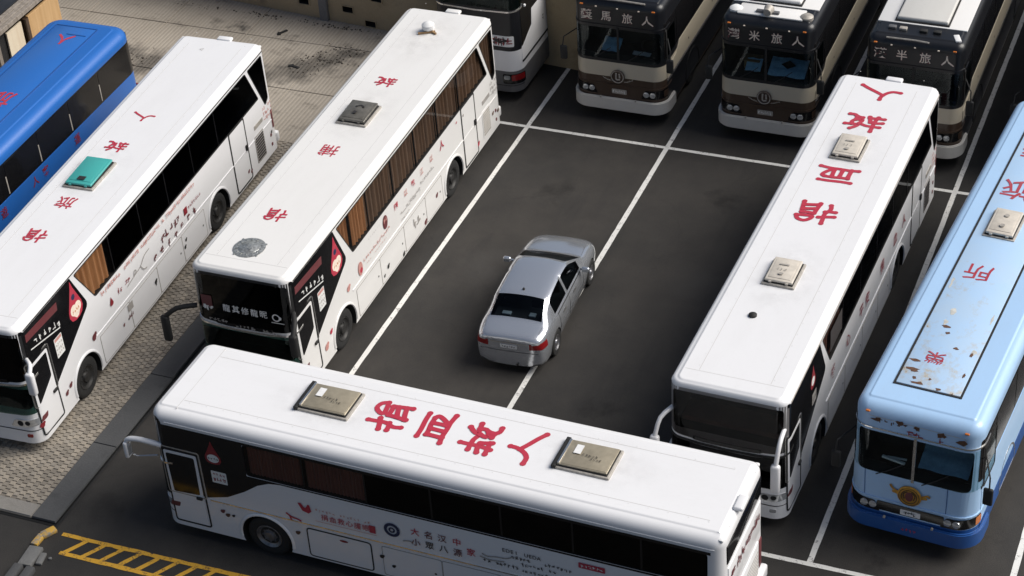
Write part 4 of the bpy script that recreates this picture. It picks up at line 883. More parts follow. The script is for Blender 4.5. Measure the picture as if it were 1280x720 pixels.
def brown_coach(loc, label, chars, L, roof):
    global L_
    L_ = L
    r, s_ = old_coach('coach', loc, 0, L, 3.62, label, dict(brown, side_panel=cream_side))
    for ch, t_ in zip(chars, (-.85, -.32, .28, .83)):
        flat('front_character', text_polys(ch, .31, 0, .03), s_.on_front(t_, 3.17, .008), M['maroon'], r)
        flat('front_character', text_polys(ch, .30, 0, .010), s_.on_front(t_, 3.17, .011), M['creamink'], r)
    # round emblem with wings
    bm = bmesh.new(); lathe(bm, [(0, .2), (-.03, .2), (-.04, .165), (-.02, .15), (-.02, .01)], 'y', 26, s_.P(-.02, 1.4, .012)); em = obj('front_emblem', bm, M['brown'], r, True)
    flat('emblem_ring', ringp(0, 0, .16, .185), s_.on_front(-.02, 1.4, .054), M['hatch_frame'], em)
    flat('emblem_mark', ribbon([[(-.04, .1), (-.04, -.08), (.05, -.08)], [(.05, .08), (.06, -.02)]], .022), s_.on_front(-.02, 1.4, .036), M['hatch_frame'], em)
    for sg in (-1, 1): flat('emblem_wing', ribbon([[(sg * .2, -.08), (sg * .32, -.05), (sg * .42, .0)]], .014), s_.on_front(-.02, 1.33, .012), M['chrome'], em)
    sd = bmesh.new()
    for t_ in (-.6, 0, .6): box(sd, s_.P(t_, 3.42, .012), (.05, .03, .03), .008)
    obj('marker_lamp', sd, M['creamink'], r)
    bm = bmesh.new(); bm.faces.new  # roof: white rear part, navy cap at the front
    y0 = {'full': 1.0, 'dark': .9}[roof]
    bm = bmesh.new(); box(bm, (0, (y0 + L - .5) / 2, s_.zt - .008), (2.3, L - .5 - y0, .05), .02)
    # widen its front to the kinked outline of the white roof
    obj('roof_skin', bm, M['white_b'], r, True)
    bm = bmesh.new(); box(bm, (-.02, y0 + 2.2, s_.zt + .07), (1.32, 4.2, .14), .05, seg=3); u_ = obj('roof_air_unit', bm, M['unit'] if roof == 'dark' else M['white_b'], r, True)
    bm = bmesh.new(); box(bm, (-.02, y0 + 2.2, s_.zt + .03), (1.4, 4.28, .05), .01); obj('unit_gasket', bm, M['rubber'], u_)
    return r, s_
H, sh_ = brown_coach((-16.82, 45.25, 0), 'brown and black coach with a bare black roof front, between the tail-on and spotlight coaches', '獎馬旅人', 11.5, 'full')
I, si = brown_coach((-12.72, 45.25, 0), 'brown and black coach with a roof spotlight and blue sunshade behind its windscreen', '灣米旅人', 11.5, 'full')
J, sj = brown_coach((-8.85, 45.25, 0), 'brown coach half hidden behind the rear of the white coach with beige hatches', '漢半旅人', 11.5, 'dark')
K, sk = brown_coach((-4.75, 45.4, 0), 'dark coach at the right edge, beyond the light blue bus', '旅行旅人', 11.5, 'dark')
# roof extras: spotlight and lamps
bm = bmesh.new(); box(bm, (-.08, .5, si.zt + .06), (.62, .12, .08), .02); sp = obj('roof_spotlight', bm, M['grey'], I, True)
bm = bmesh.new(); lathe(bm, [(-.12, .1), (.1, .14), (.12, .12), (.08, .02)], 'y', 18, (-.05, .42, si.zt + .14)); obj('lamp_body', bm, M['hatch_frame'], sp, True)
bm = bmesh.new(); box(bm, (0, .62, si.zt + .01), (1.75, .55, .05), .04); obj('roof_cap', bm, M['white_b'], I, True)
for x in (-.95, .95):
    bm = bmesh.new(); lathe(bm, [(0, .17), (.08, .17), (.13, .1), (.135, .01)], 'z', 18, (x, .55, si.zt - .03)); obj('roof_lamp', bm, M['paper'] if x < 0 else M['hatch_frame'], I, True)
for x, y, mm in ((-.7, .62, 'grey'), (-.42, .6, 'hatch_frame'), (.1, .6, 'rubber'), (.45, .62, 'rubber')):
    bm = bmesh.new(); box(bm, (x, y, sj.zt + .03), (.2, .14, .07), .02); obj('roof_fitting', bm, M[mm], J, True)
bm = bmesh.new(); tube(bm, [(-.75, .16, sj.zt - .03), (0, .14, sj.zt - .01), (.35, .1, sj.zt - .01)], .022, 6); obj('roof_handrail', bm, M['hatch_frame'], J, True)
bm = bmesh.new(); box(bm, (.98, .5, sj.zt - .02), (.16, .34, .08), .03, .4); obj('roof_lamp', bm, M['paper'], J, True)
bm = bmesh.new(); tube(bm, [(-.9, .2, sh_.zt - .02), (0, .2, sh_.zt), (.75, .2, sh_.zt - .02)], .025, 6); obj('roof_handrail', bm, M['hatch_frame'], H, True)

# light blue coach
def ltblue_side(root, sh):
    S = sh.su
    sh.panel('side_panel', rect(S(.4), .8, S(12.4), 1.95, .04), M['ltblue'], root, off=.006)
    sh.panel('lower_side', rect(S(.4), .34, S(12.4), .78, .03), M['deepblue'], root, off=.01)
    d = sh.panel('driver_window', rect(S(.5), 1.75, S(1.25), 2.7, .06), M['glass_clear'], root, off=.014, thick=.006)
    sh.frame('window_gasket', rect(S(.46), 1.7, S(1.3), 2.75), .04, M['rubber'], d, off=.018, r=.08)
F, sf = old_coach('coach', (-5.616, 31.065, 0), rz(85.63), 12.73, 3.44, 'light blue coach with rust patches on its roof panel and a deep blue bumper', dict(hw=1.34, mats=[M['deepblue'], M['ltblue']], zone=[(.32, 0), (.80, 1)], bumper=M['deepblue'], rf=.45, Rx=.2, Ry=.26, Rz=.24, wsbot=1.74, wstop=2.86, trim=M['ltblue'], eyebrow=M['chrome'], plate=M['paper'], divider=M['chrome'], side_panel=ltblue_side, arch=M['chrome']))
bm = bmesh.new(); box(bm, (-.05, 6.7, sf.zt - .002), (1.32, 11.5, .05), .02); rp = obj('roof_panel', bm, M['peel'], F, True)
bm = bmesh.new()
for x in (-.73, .63): box(bm, (x, 6.7, sf.zt - .001), (.045, 11.6, .034))
box(bm, (-.05, .92, sf.zt - .001), (1.32, .035, .034)); obj('roof_seam', bm, M['rubber'], F)
roof_hatch(F, sf, 6.55, 7.5, -.45, .15, M['beige_lid'], .03)
flat('hatch_print', [disc(0, .2, .06, 10), disc(0, -.2, .06, 10)], lambda x, y, h=0: Vector((-.15 + x, 7.02 + y, sf.zt + .18)), M['hatch_frame'], F)
for ch, y, s_ in (('榮', 1.95, .42), ('所', 5.12, .62), ('旅', 8.5, .85), ('遊', 10.2, .8)): flat('roof_character', text_polys(ch, s_, 0, .006), lambda x, y_, h=0, y=y: Vector((-.2 - x, y - y_, sf.zt + .027 + h)), M['red_old'], F)
rr = random.Random(4)
def blob(cx, cy, r, n=9, st=1): return [(cx + math.cos(2 * PI * k / n) * r * rr.uniform(.45, 1.2), cy + math.sin(2 * PI * k / n) * r * st * rr.uniform(.45, 1.2)) for k in range(n)]
for name, m_, spots in (('rust_patch', 'rust', [(-.28, 3.05, .14, .35), (-.2, 2.85, .05, 1), (-.55, 1.75, .13, .4), (-.5, 1.45, .15, .5), (-.3, 1.05, .16, .4), (.15, 1.0, .09, .5), (-.4, 1.2, .05, 1), (.45, 2.3, .03, 3), (.5, 1.6, .03, 3), (.1, 2.4, .06, .8), (-.1, 1.25, .04, 1)]), ('bare_patch', 'bare', [(-.3, 3.6, .08, 1.5), (.48, 2.4, .06, 2.4), (-.35, 3.2, .05, 2), (.52, 3.6, .03, 6), (-.62, 4.6, .03, 8)])):
    for x, y, r, st in spots: flat(name, [blob(x, y, r, 11, st)], lambda x, y, h=0, d=(.0255 if m_ == 'bare' else .0275): Vector((x, y, sf.zt + d + h)), M[m_], F)
for q in (blob(.95, 3.7, .05, 9, 3), blob(1.0, 2.4, .05, 9, 2.5)): flat('scratch', [q], lambda x, y, h=0: Vector((x, y, sf.zt - .012 + h)), M['bare'], F)
flat('front_lettering', scribble(7, .1, .13, 121, -.75, .08) + [blob(-.78, .1, .1, 11, .5), blob(-.35, .14, .08, 9, .8), blob(.0, .1, .07, 9, .8), blob(.5, .08, .1, 11, .9), blob(.9, .02, .1, 9, .7)], sf.on_front(0, 3.02, .006), M['rust'], F)
flat('front_lettering', scribble(3, .12, .1, 122, -.12, -.04) + scribble(2, .1, .1, 123, .4, -.05), sf.on_front(0, 3.0, .007), M['darkred'], F)
flat('forehead_panel', ringp(0, 0, 0, .001, 3) + ribbon([[(-.9, .16), (.95, .12)], [(.95, .12), (.95, -.16)]], .006), sf.on_front(0, 3.02, .005), M['bare'], F)
bm = bmesh.new(); sf.panel('lamp_band', rect(-.7, .84, .7, 1.07, .04), M['black'], F, off=.012)
lathe(bm, [(0, .25), (-.03, .25), (-.045, .2), (-.03, .15), (-.03, .01)], 'y', 28, sf.P(-.03, 1.40, .01)); em = obj('front_emblem', bm, M['gold'], F, True)
for sg in (-1, 1): flat('emblem_wing', ribbon([[(sg * .18, .06), (sg * .28, .09), (sg * .36, .14), (sg * .4, .2 if sg < 0 else .12)], [(sg * .2, .02), (sg * .34, .06)]], .026), sf.on_front(-.03, 1.36, .014), M['gold'], em)
flat('emblem_mark', [disc(0, 0, .085, 14, .12)], sf.on_front(-.03, 1.40, .048), M['maroon'], em); flat('emblem_ring', ringp(0, 0, .15, .17) + ringp(0, 0, .205, .22), sf.on_front(-.03, 1.40, .057), M['brown'], em)
flat('emblem_mark', ribbon([[(-.1, -.06), (-.12, .05), (-.05, .11)], [(.1, -.06), (.12, .05), (.05, .11)]], .012), sf.on_front(-.03, 1.40, .05), M['brown'], em)
flat('bumper_mark', scribble(4, .07, .08, 124, -.1, 0), sf.on_front(0, .55, .096), M['red'], F)
for z_ in (1.2, 1.68): pass
for x in (-.98, .72): sf.panel('front_seam', rect(x, 1.16, x + .012, 1.8), M['deepblue'], F, off=.003, thick=.004)

# royal blue coach at the left edge (its rear quarter is in view)
def blue_side(root, sh):
    S = sh.su
    sh.panel('side_panel', rect(S(.4), .8, S(10.7), 1.86, .04), M['blue'], root, off=.006)
    for k, s_ in enumerate((2.4, 3.9, 5.4, 5.9, 7.5)): flat('side_character', text_polys('旅遊人客運'[k], .3, 0, .01), sh.on_side(s_, 1.62, .012), M['darkred'], root)
A, sa = old_coach('coach', (-30.75 + .18, 41.45 - 11, .05), rz(90.9), 11, 3.2, 'royal blue coach at the left edge, parked beside the white coach with the teal hatch', dict(hw=1.27, mats=[M['blue'], M['blue']], zone=[(.32, 0), (.8, 1)], bumper=M['blue'], rf=.5, Rx=.3, Ry=.3, Rz=.25, wstop=2.7, win=(1.92, 2.78), side_panel=blue_side, pillars=M['hatch_frame'], trim=M['blue'], eyebrow=M['chrome']))
bm = bmesh.new(); box(bm, (-.12, 5.6, sa.zt - .002), (1.25, 9.6, .045), .02); obj('roof_panel', bm, M['blue'], A, True)
bm = bmesh.new()
for x in (-.76, .52): box(bm, (x, 5.6, sa.zt - .002), (.035, 9.6, .05))
box(bm, (-.12, 10.42, sa.zt - .002), (1.28, .035, .05)); box(bm, (0.1, 10.0, sa.zt + .02), (.6, .03, .02)); obj('roof_seam', bm, M['deepblue'], A)
for ch, y, s_ in (('人', 9.7, .55), ('旅', 6.5, .75), ('客', 3.5, .7)): flat('roof_character', text_polys(ch, s_, 0, .015), lambda x, y_, h=0, y=y: Vector((-.12 - x, y - y_, sa.zt + .024 + h)), M['red'], A)

# black, white and grey coach in the back row, its tail towards us
def tail_coach(loc, rz_):
    L = 11.5; root = tag(empty('coach', loc, rz_), 'black coach with white waist band and grey skirt, its tail lights facing the camera', 'bus', 'parked coaches')
    sh = Shell(1.27, L, .3, 3.45, rf=.4, rr=.38, Rx=.2, Ry=.2, Rz=.2, tilt=.014, rake=.04); S = sh.su
    sh.body([(.3, 0), (.95, 1), (1.58, 2)], 'body', [M['grey'], M['white'], M['navy']], root, [arch_cut(2.95, .5), arch_cut(L - 2.4, .5)])
    c = sh.uc + .1
    sh.panel('rear_window', rpoly([(-c, 2.84), (c, 2.84), (c, 3.24), (-c, 3.24)], .1), M['glass_green'], root, off=.01)
    sh.strip('rear_trim', [(-c, 2.80), (0, 2.74), (c, 2.80)], .045, M['chrome'], root, off=.02)
    sh.strip('corner_trim', [(c + .0, 1.7), (c + .02, 1.7)], 1.9, M['hatch_frame'], root, off=.01) if False else None
    pl = sh.panel('rear_sign', rect(.45, 1.72, 1.12, 2.04, .04), M['paper'], root, off=.014)
    flat('sign_print', scribble(6, .2, .085, 131, .55, 1.88), sh.on_front(0, 0, .017), M['darkred'], pl); flat('sign_print', scribble(4, .2, .1, 132, .56, 1.88), sh.on_front(0, 0, .0185), M['ink'], pl)
    for sg in (-1, 1):
        t = sh.panel('tail_light', rect(min(sg * .75, sg * (sh.uc - .02)), .56, max(sg * .75, sg * (sh.uc - .02)), .86, .05), M['black'], root, off=.014)
        sh.panel('lamp_lens', rect(min(sg * 1.0, sg * (sh.uc - .06)), .66, max(sg * 1.0, sg * (sh.uc - .06)), .84, .04), M['redlamp'], t, off=.02)
        sh.panel('lamp_lens', rect(min(sg * .78, sg * .96), .7, max(sg * .78, sg * .96), .82, .04), M['lens'], t, off=.02)
        bm = bmesh.new(); box(bm, sh.P(sg * (c + .1), 2.78, .05), (.06, .08, .07), .02); obj('marker_lamp', bm, M['paper'], root, True)
    sh.strip('bumper_seam', [(-c, .5), (c, .5)], .02, M['rubber'], root, off=.006)
    sh.panel('window_band', rpoly([(S(.35), 1.62), (S(1.05), 1.95), (S(1.15), 2.4), (S(L - .3), 2.4), (S(L - .3), 3.15), (S(.35), 3.15)], .04), M['black'], root, off=.006)
    sh.panel('side_panel', rpoly([(S(.3), 1.22), (S(L - .3), 1.22), (S(L - .3), 2.4), (S(1.15), 2.4), (S(1.08), 1.92), (S(.3), 1.62)], .03), M['grey' if False else 'white'], root, off=.008)
    sh.strip('belt_moulding', [(S(.3), 1.18), (S(L - .3), 1.18)], .06, M['rubber'], root, off=.014)
    sh.panel('lower_side', rect(S(.3), .36, S(2.2), .95, .03), M['grey'], root, off=.008)
    sh.panel('lower_side', rect(S(3.7), .36, S(L - 3.2), .95, .03), M['grey'], root, off=.008)
    flat('side_lettering', scribble(3, .14, .28, 133, 1.9, 1.75), sh.on_side(0, 0, .016), M['ink'], root)
    for y in (2.95, L - 2.4):
        for sg in (1, -1): wheel(root, sg * 1.07, y, .5, .28)
        sh.frame('wheel_arch', [(S(y + math.cos(a) * .64), .5 + math.sin(a) * .64) for a in [2 * PI * k / 30 for k in range(30)] if .5 + math.sin(a) * .64 > .33], .05, M['rubber'], root, off=.014, r=0)
    bm = bmesh.new(); box(bm, (0, 3.6, sh.zt + .08), (1.5, 3, .16), .05); obj('roof_air_unit', bm, M['white_b'], root, True)
    return root
tail_coach((-21.05, 45.4, 0), 0)

# loose things behind the windscreens
def in_coach(root, p): return root.matrix_basis @ Vector(p)
def sheet(name, label, cat, root, c, sx, sy, mat, wav=.02, seed=0, tilt=.12):
    bm = bmesh.new(); n = 8; r = random.Random(seed); g = [[bm.verts.new(((i / n - .5) * sx, (j / n - .5) * sy, wav * (math.sin(i * 1.3 + seed) + math.cos(j * 1.7 + seed)) + tilt * (j / n) * sy)) for i in range(n + 1)] for j in range(n + 1)]
    for j in range(n):
        for i in range(n): bm.faces.new((g[j][i], g[j][i + 1], g[j + 1][i + 1], g[j + 1][i]))
    bmesh.ops.solidify(bm, geom=bm.faces[:], thickness=.008)
    o = obj(name, bm, mat, None, True, 70); o.location = in_coach(root, c); o.rotation_euler = root.rotation_euler; return tag(o, label, cat)
sheet('sunshade', 'slim pale blue sheet on a tan dashboard beside red and white papers', 'sunshade', H, (-.33, .5, 1.98), .5, .42, M['shade'], .012, 1, .5)
sheet('paper_pile', 'red and white papers lying on a tan dashboard behind a windscreen', 'papers', H, (.55, .42, 1.95), .5, .16, M['paper'], .008, 2, .2)
o = sheet('sunshade', 'large blue sunshade with a dark diamond spread behind a divided windscreen', 'sunshade', I, (.5, .5, 1.99), 1.0, .55, M['shade'], .015, 3, .45)
flat('diamond', [[(-.2, 0), (0, -.12), (.2, 0), (0, .14)]], lambda x, y, h=0: Vector((x, y, .035 + .45 * (y + .28) + .03)), M['dark'], o)
sheet('sunshade', 'small blue sheet leaning against the cardboard box behind the windscreen', 'sunshade', I, (-.42, .42, 2.0), .42, .3, M['shade'], .01, 4, .7)
bm = bmesh.new(); box(bm, (0, 0, .14), (.45, .3, .28), .01); box(bm, (0, -.2, .28), (.45, .12, .012)); o = tag(obj('cardboard_box', bm, M['card']), 'open brown cardboard box on the dashboard of the coach with the roof spotlight', 'box'); o.location = in_coach(I, (-.5, .68, 1.9))
sheet('sunshade', 'light blue sheet spread over the right half of the light blue coach dashboard', 'sunshade', F, (.56, .5, 2.02), 1.02, .62, M['shade'], .015, 6, .4)
bm = bmesh.new(); box(bm, (0, 0, .025), (.5, .06, .05), .01, -.15); box(bm, (.05, .08, .02), (.4, .03, .04), .005, .1); o = tag(obj('paper_roll', bm, M['paper']), 'rolled white paper by the divider behind the light blue coach windscreen', 'papers'); o.location = in_coach(F, (-.5, .36, 1.9)); o.rotation_euler = F.rotation_euler

# ------------------------------------------------------------------ the silver saloon car
def car():
    root = tag(empty('car', (-15.62, 34.06, 0), math.radians(3.6)), 'silver four door saloon car driving away down the empty bay between the coaches', 'car')
    low = lambda w2, w3, w4, z4, zs=.25, zm=.58: [(0, .2), (w2 * .8, .2), (w2, zs), (w3, zm), (w4, z4)]
    st = [ # y, lower profile, upper profile
     (.0,  low(.66, .70, .66, .78, .34), [(.60, .86), (.50, .90), (.40, .92), (.22, .93), (0, .935)]),
     (.07, low(.78, .81, .77, .84, .28), [(.70, .94), (.58, .985), (.46, 1.0), (.26, 1.01), (0, 1.015)]),
     (.28, low(.83, .865, .84, .88), [(.77, .98), (.66, 1.02), (.54, 1.035), (.3, 1.05), (0, 1.055)]),
     (.56, low(.84, .88, .86, .90), [(.79, .995), (.71, 1.03), (.65, 1.055), (.35, 1.085), (0, 1.09)]),
     (.62, low(.84, .88, .86, .90), [(.79, 1.0), (.705, 1.055), (.635, 1.085), (.345, 1.115), (0, 1.12)]),
     (.88, low(.84, .885, .865, .90), [(.79, 1.0), (.69, 1.19), (.60, 1.25), (.33, 1.285), (0, 1.295)]),
     (1.12, low(.84, .89, .87, .90), [(.80, .99), (.665, 1.32), (.565, 1.385), (.31, 1.42), (0, 1.43)]),
     (1.24, low(.84, .89, .87, .90), [(.80, .985), (.65, 1.35), (.555, 1.41), (.31, 1.44), (0, 1.45)]),
     (1.55, low(.84, .89, .87, .895), [(.80, .98), (.64, 1.375), (.55, 1.43), (.3, 1.462), (0, 1.472)]),
     (1.98, low(.84, .89, .87, .89), [(.80, .97), (.635, 1.385), (.55, 1.44), (.3, 1.472), (0, 1.482)]),
     (2.07, low(.84, .89, .87, .89), [(.80, .965), (.635, 1.385), (.55, 1.44), (.3, 1.472), (0, 1.482)]),
     (2.45, low(.84, .89, .87, .88), [(.80, .955), (.64, 1.37), (.555, 1.425), (.305, 1.455), (0, 1.465)]),
     (2.62, low(.84, .89, .87, .88), [(.80, .95), (.65, 1.34), (.57, 1.395), (.315, 1.43), (0, 1.44)]),
     (2.70, low(.84, .89, .87, .88), [(.80, .95), (.66, 1.31), (.58, 1.36), (.32, 1.40), (0, 1.41)]),
     (3.08, low(.84, .89, .87, .87), [(.80, .94), (.71, 1.14), (.645, 1.17), (.36, 1.215), (0, 1.225)]),
     (3.44, low(.84, .885, .865, .85), [(.79, .925), (.745, .965), (.70, .985), (.40, 1.02), (0, 1.03)]),
     (3.52, low(.84, .885, .865, .84), [(.785, .915), (.735, .945), (.68, .96), (.39, .985), (0, .995)]),
     (3.95, low(.83, .88, .85, .80), [(.77, .87), (.68, .91), (.56, .93), (.31, .945), (0, .95)]),
     (4.35, low(.80, .85, .79, .73), [(.71, .79), (.61, .82), (.5, .835), (.28, .85), (0, .855)]),
     (4.60, low(.70, .74, .67, .63, .26, .5), [(.59, .68), (.5, .70), (.4, .71), (.22, .72), (0, .725)]),
     (4.70, low(.52, .54, .48, .56, .3, .46), [(.42, .59), (.36, .60), (.3, .605), (.16, .61), (0, .613)])]
    bm = bmesh.new(); rows = []
    for y, lo, hi in st:
        pf = lo + hi; half = [bm.verts.new((x, y, z)) for x, z in pf]; other = [half[0]] + [bm.verts.new((-x, y, z)) for x, z in pf[1:-1]] + [half[-1]]
        rows.append((half, other))
    nst = len(st); ys = [s[0] for s in st]
    for i in range(nst - 1):
        for side in (0, 1):
            a, b = rows[i][side], rows[i + 1][side]
            for k in range(9):
                f = bm.faces.new((a[k], a[k + 1], b[k + 1], b[k]))
                y0, y1 = ys[i], ys[i + 1]; ym = (y0 + y1) / 2
                if k == 5 and (1.12 < ym < 1.98 or 2.07 < ym < 3.08): f.material_index = 1
                if k >= 7 and (.62 < ym < 1.12): f.material_index = 2
                if k >= 7 and (2.70 < ym < 3.44): f.material_index = 3
                if k == 0 or k == 1: f.material_index = 4
    for r in (rows[0], rows[-1]): bm.faces.new(r[0] + r[1][1:-1][::-1])
    for r in (rows[0], rows[-1]): pass
    bmesh.ops.recalc_face_normals(bm, faces=bm.faces[:])
    sharp = {}
    for i in range(nst - 1):
        for side in (0, 1):
            for k, cv in ((2, .5), (4, .45), (5, .35), (6, .35), (7, .3)):
                e = bm.edges.get((rows[i][side][k], rows[i + 1][side][k]))
                if e: sharp[e] = cv
    for i, cv, ks in ((1, .75, range(2, 9)), (0, .5, range(1, 9)), (3, .5, range(5, 9)), (16, .4, range(5, 9)), (19, .4, range(2, 9))):
        for side in (0, 1):
            for k in ks:
                e = bm.edges.get((rows[i][side][k], rows[i][side][k + 1]))
                if e: sharp[e] = max(sharp.get(e, 0), cv)
    cl = bm.edges.layers.float.get('crease_edge') or bm.edges.layers.float.new('crease_edge')
    for e in bm.edges:
        ms = {f.material_index for f in e.link_faces}
        if len(ms) > 1: e[cl] = .92
        if e in sharp: e[cl] = max(e[cl], sharp[e])
    vl = bm.verts.layers.float.get('crease_vert') or bm.verts.layers.float.new('crease_vert')
    for v in bm.verts:
        for m_ in (1, 2, 3):
            if sum(f.material_index == m_ for f in v.link_faces) == 1 and len(v.link_faces) > 2: v[vl] = .95
    mats = [M['carpaint'], M['carglass'], M['carglass'], M['carglass'], M['carsill'], M['rubber']]
    o = obj('body', bm, mats, None); o.modifiers.new('s', 'SUBSURF').levels = 2
    cb = bmesh.new()
    for y in (.92, 3.78):
        for sg in (1, -1): lathe(cb, [(sg * .55, .355), (sg * 1.2, .355)], 'x', 32, (0, y, .33))
    for f in cb.faces: f.material_index = 5
    co = obj('cut', cb, mats); md = o.modifiers.new('b', 'BOOLEAN'); md.object = co; md.solver = 'EXACT'
    dg = bpy.context.evaluated_depsgraph_get(); dg.update(); me = bpy.data.meshes.new_from_object(o.evaluated_get(dg), depsgraph=dg); bpy.data.objects.remove(co); bpy.data.objects.remove(o)
    full = bmesh.new(); full.from_mesh(me); bvh = BVHTree.FromBMesh(full)
    def pick(idx, keep=lambda f: True):
        b = full.copy(); bmesh.ops.delete(b, geom=[f for f in b.faces if not (f.material_index in idx and keep(f))], context='FACES')
        for f in b.faces: f.material_index = {0: 0, 4: 1, 5: 2}.get(f.material_index, 0)
        return b
    body = obj('body', pick((0, 4, 5)), [M['carpaint'], M['carsill'], M['rubber']], root, True, 50)
    obj('rear_window', pick((2,)), M['carglass'], root, True); obj('windshield', pick((3,)), M['carglass'], root, True)
    for sg in (1, -1):
        obj('side_window', pick((1,), lambda f: f.calc_center_median().x * sg > 0 and f.calc_center_median().y < 2.02), M['carglass'], root, True)
        obj('side_window', pick((1,), lambda f: f.calc_center_median().x * sg > 0 and f.calc_center_median().y > 2.02), M['carglass'], root, True)
    # interior
    bm = bmesh.new(); box(bm, (0, 2.1, .72), (1.45, 2.9, .1), .02); obj('interior_floor', bm, M['dark'], root)
    bm = bmesh.new(); box(bm, (0, .92, .98), (1.2, .4, .06), .02); ps = obj('parcel_shelf', bm, M['seat'], root)
    for x in (-.33, .33):
        bm = bmesh.new(); box(bm, (x, 1.25, 1.12), (.3, .1, .22), .05); obj('headrest', bm, M['hatch_frame'] if False else M['seat'], root, True)
        bm = bmesh.new(); box(bm, (x, 2.3, 1.0), (.48, .14, .62), .06); obj('front_seat', bm, M['seat'], root, True)
    bm = bmesh.new(); box(bm, (-.3, .86, 1.035), (.22, .12, .05), .015); box(bm, (.32, .9, 1.035), (.16, .14, .05), .015); obj('shelf_tissue', bm, M['paper'], root, True)
    bm = bmesh.new(); box(bm, (0, 3.2, .93), (1.35, .4, .1), .03); obj('dashboard', bm, M['dash'], root, True)
    def patch(name, grid, ray, mat, off=.006, par=root):
        """lay a grid of (a, b) points on the body along a ray"""
        bm = bmesh.new(); vs = []
        for row in grid:
            r = []
            for q in row:
                org, d = ray(*q); hit, nrm, _, _ = bvh.ray_cast(Vector(org), Vector(d))
                if hit is None: hit, nrm = Vector(org) + Vector(d) * 3, Vector(d)
                r.append(bm.verts.new(hit - Vector(d) * off))
            vs.append(r)
        for a, b in zip(vs, vs[1:]):
            for k in range(len(a) - 1): bm.faces.new((a[k], a[k + 1], b[k + 1], b[k]))
        return obj(name, bm, mat, par, True, 60)
    G = lambda x0, x1, z0, z1, sk=0, n=6, m=4: [[(x0 + (x1 - x0) * i / n, z0 + (z1 - z0) * j / m + sk * i / n) for i in range(n + 1)] for j in range(m + 1)]
    rear = lambda x, z: ((x, -2, z), (0, 1, 0)); right = lambda y, z: ((2, y, z), (-1, 0, 0)); left = lambda y, z: ((-2, y, z), (1, 0, 0)); front = lambda x, z: ((x, 7, z), (0, -1, 0))
    for sg in (1, -1):
        t = patch('tail_light', G(sg * .50, sg * .755, .71, .865, .02), rear, M['redlamp'], .012)
        patch('reverse_lamp', G(sg * .56, sg * .755, .845, .885, .015), rear, M['lens'], .014, t)
        patch('tail_light_side', G(.045, .32, .71, .87, .0), right if sg > 0 else left, M['redlamp'], .012, t)
        patch('headlight', G(sg * .48, sg * .74, .56, .68, .02), front, M['lens'], .012)
    p = patch('number_plate', G(-.2, .2, .70, .80), rear, M['paper'], .016)
    flat('plate_print', scribble(6, .06, .055, 141, -.14, .75), lambda x, y, h=0: Vector((x, bvh.ray_cast(Vector((x, -2, y)), Vector((0, 1, 0)))[0].y - .022, y)), M['ink'], p)
    patch('boot_trim', G(-.44, .44, .835, .86), rear, M['chrome'], .016); patch('badge', [[(-.04, .885), (0, .87), (.04, .885)], [(-.04, .905), (0, .92), (.04, .905)]], rear, M['chrome'], .014)
    patch('bumper_seam', G(-.7, .7, .60, .612, 0, 16, 1), rear, M['carsill'], .006)
    def seam(pts, ray):
        bm = bmesh.new(); q = []
        for a, b in pts:
            org, d = ray(a, b); hit = bvh.ray_cast(Vector(org), Vector(d))[0]
            if hit: q.append(hit - Vector(d) * .001)
        tube(bm, q, .005, 5); return obj('door_seam', bm, M['rubber'], root)
    for ray in (right, left):
        for y in (1.28, 2.03, 3.1): seam([(y + (.0 if y != 1.28 else -.12 * max(0, (z - .55))), z) for z in [.34 + k * .06 for k in range(10)]], ray)
        seam([(1.25 + k * .2, .36) for k in range(10)], ray)
        patch('door_moulding', G(1.3, 3.3, .50, .535, 0, 12, 1), ray, M['carpaint'], .016)
        patch('belt_trim', G(1.2, 3.0, .925, .945, -.03, 12, 1), ray, M['rubber'], .006)
        for y in (1.5, 2.3): patch('door_handle', G(y, y + .2, .79, .83, 0, 3, 2), ray, M['chrome'], .03)
    # boot lid and bonnet seams
    top = lambda x, y: ((x, y, 3), (0, 0, -1))
    for pts in ([(-.62, .1), (-.66, .3), (-.68, .5)], [(.62, .1), (.66, .3), (.68, .5)], [(-.7, 3.6), (-.66, 4.0), (-.5, 4.5)], [(.7, 3.6), (.66, 4.0), (.5, 4.5)]): seam(pts, top)
    for y in (.92, 3.78):
        for sg in (1, -1):
            wl = wheel(root, sg * .775, y, .325, .21, M['alloy'])
    for sg in (1, -1):
        bm = bmesh.new(); box(bm, (sg * .99, 2.98, 1.0), (.2, .11, .13), .045, seg=3); tube(bm, [(sg * .84, 3.02, .96), (sg * .93, 3.0, .98)], .03, 6); m_ = obj('wing_mirror', bm, M['carpaint'], root, True)
        bm = bmesh.new(); box(bm, (sg * .99, 2.925, 1.0), (.15, .012, .09), .005); obj('mirror_glass', bm, M['lens'], m_)
    bm = bmesh.new(); lathe(bm, [(0, .035), (.02, .03), (.05, .012), (.055, .003)], 'z', 12, (0, 1.3, 1.448)); obj('roof_antenna', bm, M['rubber'], root, True)
    bm = bmesh.new(); tube(bm, [(.2, .1, .27), (.2, -.04, .27)], .03, 10); obj('exhaust', bm, M['rim'], root)
    full.free(); return root
car()

